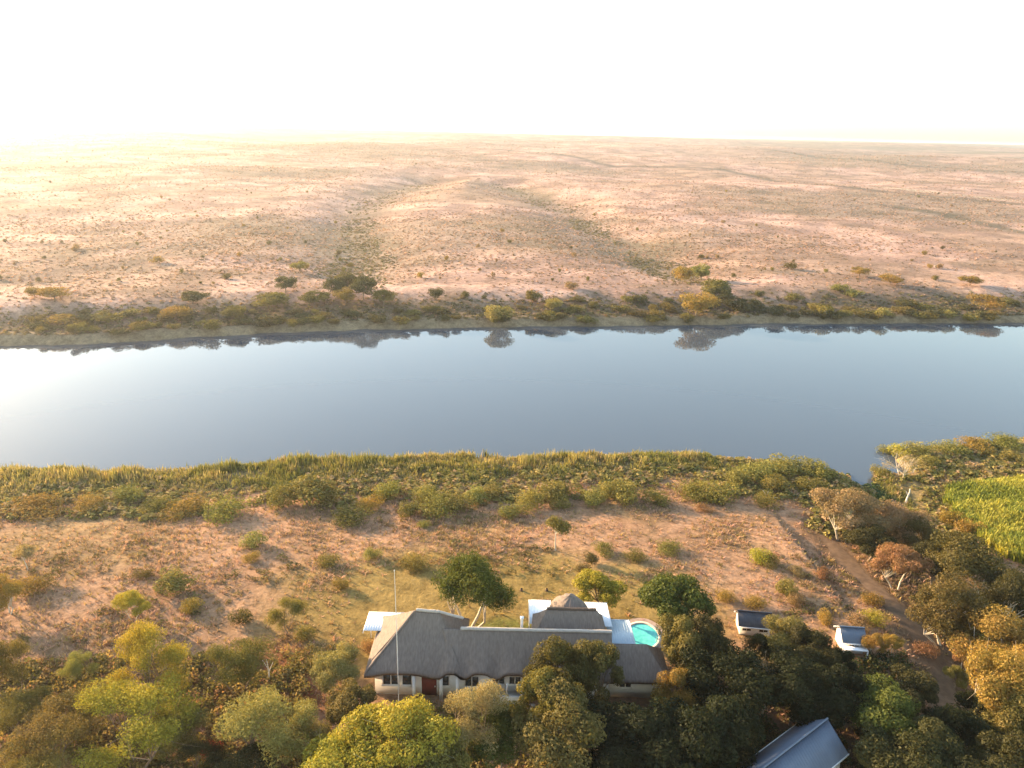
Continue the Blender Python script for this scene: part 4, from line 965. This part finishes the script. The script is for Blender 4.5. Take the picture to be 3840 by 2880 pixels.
# small huts and the blue-grey roofed house
def hut(name, loc, rz, L, W, wallh, ridge, roofm, label, ov=.25, pitch=.22, corr=.015):
    e = empty(name, loc, rz); tag(e, label, "house" if L > 6 else "hut")
    w = MB()
    for (x0, x1, y0, y1) in ((-L/2, L/2, -W/2, -W/2 + .15), (-L/2, L/2, W/2 - .15, W/2), (-L/2, -L/2 + .15, -W/2 + .15, W/2 - .15), (L/2 - .15, L/2, -W/2 + .15, W/2 - .15)): w.box(x0, x1, y0, y1, -.3, wallh)
    for x in (-L/2, L/2 - .15):
        v = [(x, -W/2, wallh), (x, W/2, wallh), (x, 0, ridge - .08), (x + .15, -W/2, wallh), (x + .15, W/2, wallh), (x + .15, 0, ridge - .08)]
        w.add(v, [(0, 1, 4, 3), (1, 2, 5, 4), (2, 0, 3, 5)], [(0, 2, 1), (3, 4, 5)])
    w.build("wall", M_WHITE, e)
    drop = (ridge - wallh) / (W / 2); ze = ridge - drop * (W / 2 + ov)
    for s in (-1, 1):
        nx = max(24, int((L + 2 * ov) / (pitch / 4))); xs = np.linspace(-L/2 - ov, L/2 + ov, nx); pr = corr * np.sin(xs * 2 * math.pi / pitch)
        P = np.stack([np.stack([xs, np.full(nx, s * y), z + pr], -1) for y, z in ((0.0, ridge + .05), ((W/2 + ov) / 2, (ridge + ze) / 2 + .05), (W/2 + ov, ze + .05))], 0)
        r_ = MB().patch(P if s < 0 else P[:, ::-1], .05).build("roof_slope", roofm, e)
        MB().box(-L/2 - ov, L/2 + ov, s * (W/2 + ov) + (.0 if s > 0 else -.07), s * (W/2 + ov) + (.07 if s > 0 else .0), ze - .08, ze + .06).build("gutter", M_WHITE, r_)
    MB().tube([(-L/2 - ov, 0, ridge + .07), (L/2 + ov, 0, ridge + .07)], [.09, .09], 8).build("ridge_cap", roofm, e, True)
    for s in (-1, 1):
        for x in ([-L * .28, L * .28] if L > 3 else [0]):
            wf = MB(); wf.box(x - .5, x + .5, s * (W/2 + .025) - .02, s * (W/2 + .025) + .02, .55, wallh - .3); wo = wf.build("window", M_WHITE, e)
            for k in (-1, 1): MB().box(x + k * .23 - .2, x + k * .23 + .2, s * (W/2 + .05) - .015, s * (W/2 + .05) + .015, .6, wallh - .35).build("pane", M_GLASS, wo)
    MB().box(L/2 + .002, L/2 + .05, -.45, .45, 0, min(2.0, wallh - .1)).build("door", M_WOOD, e)
    return e
p1 = on_ground(2830, 2380); hut("garden_hut", p1 + [0, .9, 0], R(-6), 3.1, 2.2, 1.3, 2.15, M_DARKROOF, "small hut with dark roof and white gable, farther from the dirt track")
p2 = on_ground(3200, 2452); e2 = hut("garden_hut", p2 + [0, 1.2, 0], R(-4), 2.0, 2.3, 1.5, 2.3, M_SLATEROOF, "small white hut with slate-blue roof nearer the dirt track")
lean = MB().box(-1.2, 1.1, -2.1, -1.48, 1.0, 1.1).build("lean_to_roof", M_WHITEROOF, e2); tag(lean, "white lean-to sheet on the front of the hut")
for x in (-1.2, 1.1): MB().box(x - .06, x + .06, -2.02, -1.9, -.2, 1.0).build("post", M_WHITE, lean)
A = at(3102, 2696, 4.4); Bq = at(2883, 2864, 4.4); dr = (Bq - A) / np.linalg.norm(Bq - A); ang = math.atan2(dr[1], dr[0]) + math.pi; Ln = 10.0
cc = A + dr * (Ln / 2 + .3)
hut("roofed_house", (cc[0], cc[1], hz(cc[0], cc[1])), ang, Ln, 3.7, 2.75, 4.35, M_GREYROOF, "house with blue-grey metal gable roof at the bottom edge in the grove", .35, .30, .018)

# pale dead wood
def dead(name, u, v, pts, label):
    p = on_ground(u, v); e = empty(name, p, 0); tag(e, label, "dead wood")
    for i, (q, r0) in enumerate(pts): MB().tube(np.array(q), np.linspace(r0, r0 * .4, len(q)), 6).build("limb", M_DEADWOOD, e, True)
dead("dead_branch", 2885, 1870, [([(0, 0, -.05), (-.5, .3, .5), (-1.0, .4, 1.2)], .09), ([(0, 0, .05), (.8, -.1, .25), (1.9, -.4, .2)], .10), ([(-.4, .2, .4), (-.2, .3, 1.1)], .05)], "pale dead branch lying on the field below the left headland")
dead("dead_tree", 3395, 1890, [([(0, 0, -.1), (.1, 0, 1.0), (.35, .1, 1.9), (.3, .1, 2.6)], .17), ([(.2, 0, 1.4), (-.3, 0, 2.2)], .08)], "pale dead trunk standing at the head of the creek")
dead("dead_snag", 1010, 2560, [([(0, 0, -.1), (.05, 0, 1.2), (-.1, .1, 2.6)], .10), ([(0, 0, 1.1), (.5, .1, 2.3)], .06), ([(0, 0, 1.6), (-.5, .1, 2.5)], .05)], "pale bare snag rising by the grey-olive feathery tree")
# low stumps on the lawn
for u, v, lab in ((1955, 2215, "low dark stump on the lawn, left of the other stump"), (2050, 2215, "low dark stump on the lawn behind the rounded thatch")):
    p = on_ground(u, v); tag(MB().tube([(p[0], p[1], p[2] - .1), (p[0], p[1], p[2] + .2), (p[0] + .03, p[1], p[2] + .28)], [.2, .15, .13], 10).add([(p[0] + .03, p[1], p[2] + .28)] ).build("tree_stump", M_WOOD, None, True), lab, "stump")


# ------------------------------------------------------------------ countless growth
def scatter(name, pos, proto_v, proto_q, scale, lcol, tint, label, mat=None):
    """one mesh holding a copy of the small proto at each position"""
    N, k = len(pos), len(proto_v); yaw = rng.uniform(0, 6.283, N); c, s = np.cos(yaw)[:, None], np.sin(yaw)[:, None]
    pv = np.asarray(proto_v)[None]; x = pv[..., 0] * scale[:, 0:1]; y = pv[..., 1] * scale[:, 0:1]; z = pv[..., 2] * scale[:, 1:2]
    V = np.stack([x * c - y * s, x * s + y * c, z], -1) + pos[:, None, :]
    Q = (np.asarray(proto_q)[None] + (np.arange(N) * k)[:, None, None]).reshape(-1, len(proto_q[0]))
    me = np_mesh(name, V.reshape(-1, 3), Q, mat or M_MASS, {"tint": np.repeat(tint, k), "lcol": np.repeat(lcol, k, 0)})
    return tag(link(bpy.data.objects.new(name, me)), label, None, None, "stuff")
def blades(seed, n, lean, wd):                    # unit tuft: n bent blades
    r = np.random.default_rng(seed); V = []; Q = []
    for i in range(n):
        a = r.uniform(0, 6.28); h = r.uniform(.55, 1.0); l_ = lean * r.uniform(.3, 1.2); b = r.normal(size=2) * .12; p = a + 1.57
        dx, dy = math.cos(a), math.sin(a); wx, wy = math.cos(p) * wd, math.sin(p) * wd; o = len(V)
        V += [(b[0] - wx, b[1] - wy, -.03), (b[0] + wx, b[1] + wy, -.03), (b[0] + dx * l_ * .4 + wx * .8, b[1] + dy * l_ * .4 + wy * .8, h * .6), (b[0] + dx * l_ * .4 - wx * .8, b[1] + dy * l_ * .4 - wy * .8, h * .6),
              (b[0] + dx * l_ + wx * .2, b[1] + dy * l_ + wy * .2, h), (b[0] + dx * l_ - wx * .2, b[1] + dy * l_ - wy * .2, h)]
        Q += [(o, o + 1, o + 2, o + 3), (o + 3, o + 2, o + 4, o + 5)]
    return np.array(V), np.array(Q)
def clump(seed, n, sz):                           # unit bush: n leafy faces in a low dome
    r = np.random.default_rng(seed); d = r.normal(size=(n, 3)); d /= np.linalg.norm(d, axis=1)[:, None]; d[:, 2] = np.abs(d[:, 2])
    p = d * [.5, .5, .85] * (.55 + .45 * r.random((n, 1))); nr = d * .6 + r.normal(size=(n, 3)) * .5; nr /= np.linalg.norm(nr, axis=1)[:, None]
    a = np.cross(nr, r.normal(size=(n, 3))); a /= np.linalg.norm(a, axis=1)[:, None]; b = np.cross(nr, a); s = sz * (.7 + .6 * r.random((n, 1)))
    return np.stack([p - a * s, p + b * s * .7, p + a * s, p - b * s * .7], 1).reshape(-1, 3), np.arange(4 * n).reshape(n, 4)
def pal(cols, w, N):
    C = np.array([c for c in cols]); k = rng.choice(len(C), N, p=np.array(w) / sum(w)); return C[k] * rng.uniform(.8, 1.2, (N, 1))
def field_pts(N, x0, x1, y0, y1):
    x = rng.uniform(x0, x1, N); y = rng.uniform(y0, y1, N); return x, y
def free(x, y):                                   # not in the house, pool, track
    return ~((x > -14.6) & (x < 16.2) & (y > 56.6) & (y < 69)) & (seg_dist(x, y, TRACK) > 1.5) & (np.hypot(x - p1[0], y - p1[1] - .9) > 2.1) & (np.hypot(x - p2[0], y - p2[1] - 1) > 2)

# dry grass tufts over the near field
x, y = field_pts(95000, -95, 100, 42, 122); wd = water_depthness(x, y); dens = fbm(x / 7, y / 7, 71)
lawnm = np.hypot((x - LAWN_C[0] - 1) / 19, (y - LAWN_C[1] + 3) / 9)
k = (wd < -9) & (np.abs(x) < y * .74 + 6) & free(x, y) & (rng.random(len(x)) < np.clip((dens - .25) * 2.0, 0.1, .8)) & ((lawnm > 1) | (rng.random(len(x)) < .12))
x, y, dens = x[k], y[k], dens[k]; z = height(x, y); N = len(x)
sc_ = np.stack([rng.uniform(.35, .9, N), rng.uniform(.14, .42, N)], -1) * (.6 + .8 * dens)[:, None]
col = pal([(.37, .24, .145), (.36, .22, .15), (.31, .225, .085), (.22, .15, .075)], [4, 4, 3, .5], N)
bv, bq = blades(1, 7, .55, .05); scatter("dry_grass", np.stack([x, y, z], -1), bv, bq, sc_, col, rng.random(N), "tufts of dry straw and pink grass over the near field")
# small weeds with shadows, field and slope
x, y = field_pts(7000, -95, 95, 44, 116); wd = water_depthness(x, y)
k = (wd < -10) & (np.abs(x) < y * .74 + 6) & free(x, y) & (lawnm.mean() > 0) & (np.hypot((x - LAWN_C[0] - 1) / 17, (y - LAWN_C[1] + 3) / 8) > 1) & (fbm(x / 12, y / 12, 77) > np.where((y > 82) & (np.abs(x + 5) < 55), .56, .44))
x, y = x[k], y[k]; N = len(x); s0 = rng.uniform(.3, .9, N) * (.6 + .5 * rng.random(N) + 1.0 * rng.random(N) ** 5)
cv, cq = clump(3, 34, .12); scatter("field_weeds", np.stack([x, y, height(x, y)], -1), cv, cq, np.stack([s0 * 1.3, s0 * .85], -1), pal([(.15, .115, .04), (.22, .15, .055), (.24, .14, .07), (.11, .095, .03)], [3, 3, 2, 1.5], N), rng.random(N), "small dry weeds scattered over the near field")
# reeds
x, y = field_pts(75000, -100, 62, 92, 124); wd = water_depthness(x, y) + 2.5 * (fbm(x / 5, y / 5, 81) - .5)
reach = np.interp(x, [-100, -20, 0, 25, 45, 62], [13, 13, 12, 9, 6, 4])
k = (wd < .9) & (wd > -reach) & (np.abs(x) < y * .74 + 6) & (rng.random(len(x)) < np.clip((fbm(x / 4, y / 4, 82) - .27) * 4, .1, 1))
x, y, wd = x[k], y[k], wd[k]; N = len(x); hh = (0.35 + 2.5 * fbm(x / 3.5, y / 3.5, 83) * (.45 + 1.1 * fbm(x / 13, y / 13, 84))) * rng.uniform(.35, 1.0, N) * (.3 + .6 * sstep(-12, -4, wd)) * np.interp(x, [-100, 20, 40, 62], [1.05, 1, .7, .6])
bv, bq = blades(2, 5, .22, .05); scatter("reeds", np.stack([x, y, np.maximum(height(x, y), WATER_Z - .3)], -1), bv, bq, np.stack([rng.uniform(.9, 1.5, N), hh], -1), np.where((fbm(x / 5, y / 5, 89) + rng.normal(0, .05, N) > .54)[:, None], pal([(.19, .185, .05), (.15, .155, .042), (.24, .21, .06)], [3, 2, 2], N), pal([(.28, .235, .07), (.35, .29, .13), (.27, .20, .09), (.23, .20, .06)], [3, 3, 2, 2], N)), rng.random(N), "tall yellow-green reeds along the near river bank")
# ground cover on both headlands and round the creek mouth
x, y = field_pts(34000, -100, 110, 88, 150); wd = water_depthness(x, y)
k = (wd < np.where(x < 18, -6, .5)) & (wd > np.where(x < 18, -19, -15) - 8 * (fbm(x / 8, y / 8, 99) - .5)) & (y < 150) & (np.abs(x) < y * .74 + 6) & (rng.random(len(x)) < np.clip((fbm(x / 5, y / 5, 86) - .33) * 3.5, .03, 1)); x, y = x[k], y[k]; N = len(x); s0 = rng.uniform(.5, 1.3, N)
scatter("bank_undergrowth", np.stack([x, y, np.maximum(height(x, y), WATER_Z)], -1), *clump(5, 22, .18), np.stack([s0 * 1.3, s0 * .9], -1), pal([(.18, .16, .045), (.24, .195, .06), (.29, .205, .10), (.13, .125, .035)], [4, 3, 2.5, 1.5], N), rng.random(N), "tangled green and straw undergrowth behind the reeds and on the creek headlands")
# floating plants in the creek
x, y = field_pts(14000, 40, 66, 98, 118); wd = water_depthness(x, y)
k = (wd > -1.2) & (inlet_mask(x, y) > -.8) & (y < INLET_L[1][1] - .5 - 5 * fbm(x / 3, y / 3, 88) + .35 * (58 - x)) & (x > INLET_L[1][0] - 1) & (fbm(x / 2.2, y / 2.2, 87) > .40); x, y = x[k], y[k]; N = len(x); s0 = rng.uniform(.35, .8, N)
scatter("creek_weed", np.stack([x, y, np.full(N, WATER_Z)], -1), *clump(6, 12, .25), np.stack([s0, s0 * .4], -1), pal([(.06, .10, .03), (.05, .075, .03), (.10, .12, .04)], [4, 3, 2], N), rng.random(N), "dark green water plants choking the creek mouth")
# green crop on the right
CROP = np.array([at(u, v, 0)[:2] for u, v in [(3545, 1800), (3840, 1770), (4300, 1760), (4400, 2120), (3840, 2085), (3700, 2010), (3610, 1920)]])
def in_poly(x, y, P):
    c = np.zeros(len(x), bool); j = len(P) - 1
    for i in range(len(P)):
        xi, yi, xj, yj = *P[i], *P[j]; c ^= ((yi > y) != (yj > y)) & (x < (xj - xi) * (y - yi) / (yj - yi + 1e-9) + xi); j = i
    return c
x, y = field_pts(60000, 52, 110, 82, 125); k = in_poly(x + 1.5 * (vnoise(x / 2, y / 2, 3) - .5), y, CROP); x, y = x[k], y[k]; N = len(x)
hcrop = (1.0 + .9 * fbm(x / 4, y / 4, 92)) * rng.uniform(.7, 1.15, N)
bv, bq = blades(4, 6, .5, .09); scatter("crop_leaves", np.stack([x, y, height(x, y)], -1), bv, bq, np.stack([rng.uniform(.8, 1.3, N), hcrop], -1), np.where((fbm(x / 5, y / 5, 93) > .5)[:, None], pal([(.33, .32, .05), (.36, .33, .06)], [1, 1], N), pal([(.20, .225, .04), (.25, .265, .045)], [1, 1], N)), rng.random(N), "bright green leafy crop field at the right edge")
# scrub over the far plain
N0 = 330000; rr_ = 190 * (1900 / 190) ** rng.random(N0); th = R(1) * rng.uniform(-39, 39, N0); x = rr_ * np.sin(th); y = rr_ * np.cos(th)
yf = np.interp(x, FAR[:, 0], FAR[:, 1]); d = y - yf; g = np.minimum(seg_dist(x, y, GULLY1), seg_dist(x, y, GULLY2))
g = np.abs(g + (fbm(x / 60, y / 60, 67) - .5) * (20 + rr_ * .05)); prob = np.clip((fbm(x / 40, y / 40, 95) - .30) * 1.6, .05, 1) * .42 + .22 * np.exp(-(g / (4 + rr_ * .010)) ** 2) + .35 * sstep(30, 14, d) + .25 * sstep(.5, .65, fbm(x / 260 + 5, y / 180, 62))
k = (d > 4) & (rng.random(N0) < prob); x, y, g, d, rr_ = x[k], y[k], g[k], d[k], rr_[k]; N = len(x)
s0 = rng.uniform(.3, .9, N) * (.75 + rr_ / 1500) * np.where((g < 4 + rr_ * .008) | (d < 26), 1.2, 1); 
scatter("far_scrub", np.stack([x, y, height(x, y)], -1), *clump(8, 7, .34), np.stack([s0 * 1.5, s0 * .8], -1), np.where(((g < 4 + rr_ * .008) | (d < 26))[:, None], pal([(.12, .11, .05), (.16, .13, .06), (.22, .15, .09)], [2, 3, 2], N), pal([(.38, .25, .19), (.22, .15, .09), (.33, .21, .15), (.14, .105, .06)], [4, 2, 3, 1.2], N)), rng.random(N), "low dry scrub and grass over the far plain")
# leaf litter and undergrowth beneath the grove
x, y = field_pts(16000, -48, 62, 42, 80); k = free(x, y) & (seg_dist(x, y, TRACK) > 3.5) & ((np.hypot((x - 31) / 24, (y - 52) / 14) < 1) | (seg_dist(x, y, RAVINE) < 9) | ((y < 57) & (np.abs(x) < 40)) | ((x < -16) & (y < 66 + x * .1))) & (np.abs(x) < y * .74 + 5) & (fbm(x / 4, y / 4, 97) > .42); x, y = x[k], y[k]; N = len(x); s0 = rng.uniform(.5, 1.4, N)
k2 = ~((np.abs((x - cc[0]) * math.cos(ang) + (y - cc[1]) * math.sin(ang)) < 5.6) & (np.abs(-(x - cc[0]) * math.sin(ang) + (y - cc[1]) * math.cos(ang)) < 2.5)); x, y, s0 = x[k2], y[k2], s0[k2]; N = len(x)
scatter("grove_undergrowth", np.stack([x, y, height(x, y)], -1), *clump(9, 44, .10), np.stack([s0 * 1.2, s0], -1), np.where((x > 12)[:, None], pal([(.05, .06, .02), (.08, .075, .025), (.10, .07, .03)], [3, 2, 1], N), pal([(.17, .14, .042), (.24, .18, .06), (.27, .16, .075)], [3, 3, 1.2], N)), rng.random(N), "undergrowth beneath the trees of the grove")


# ------------------------------------------------------------------ haze
hm = bpy.data.materials.new("haze_air"); hm.use_nodes = True; hn = hm.node_tree; hn.nodes.clear()
ho = hn.nodes.new("ShaderNodeOutputMaterial"); pv = hn.nodes.new("ShaderNodeVolumePrincipled")
pv.inputs["Color"].default_value = (0.88, 0.91, 0.97, 1); pv.inputs["Density"].default_value = HAZE_DENSITY; pv.inputs["Anisotropy"].default_value = HAZE_G
hn.links.new(pv.outputs[0], ho.inputs["Volume"])
hb = MB().box(-14800, 14800, -14800, 14800, -9.5, 54.0).build("haze", hm); hb.display_type = 'WIRE'
tag(hb, "thin pale haze over the river plain", None, None, "stuff")
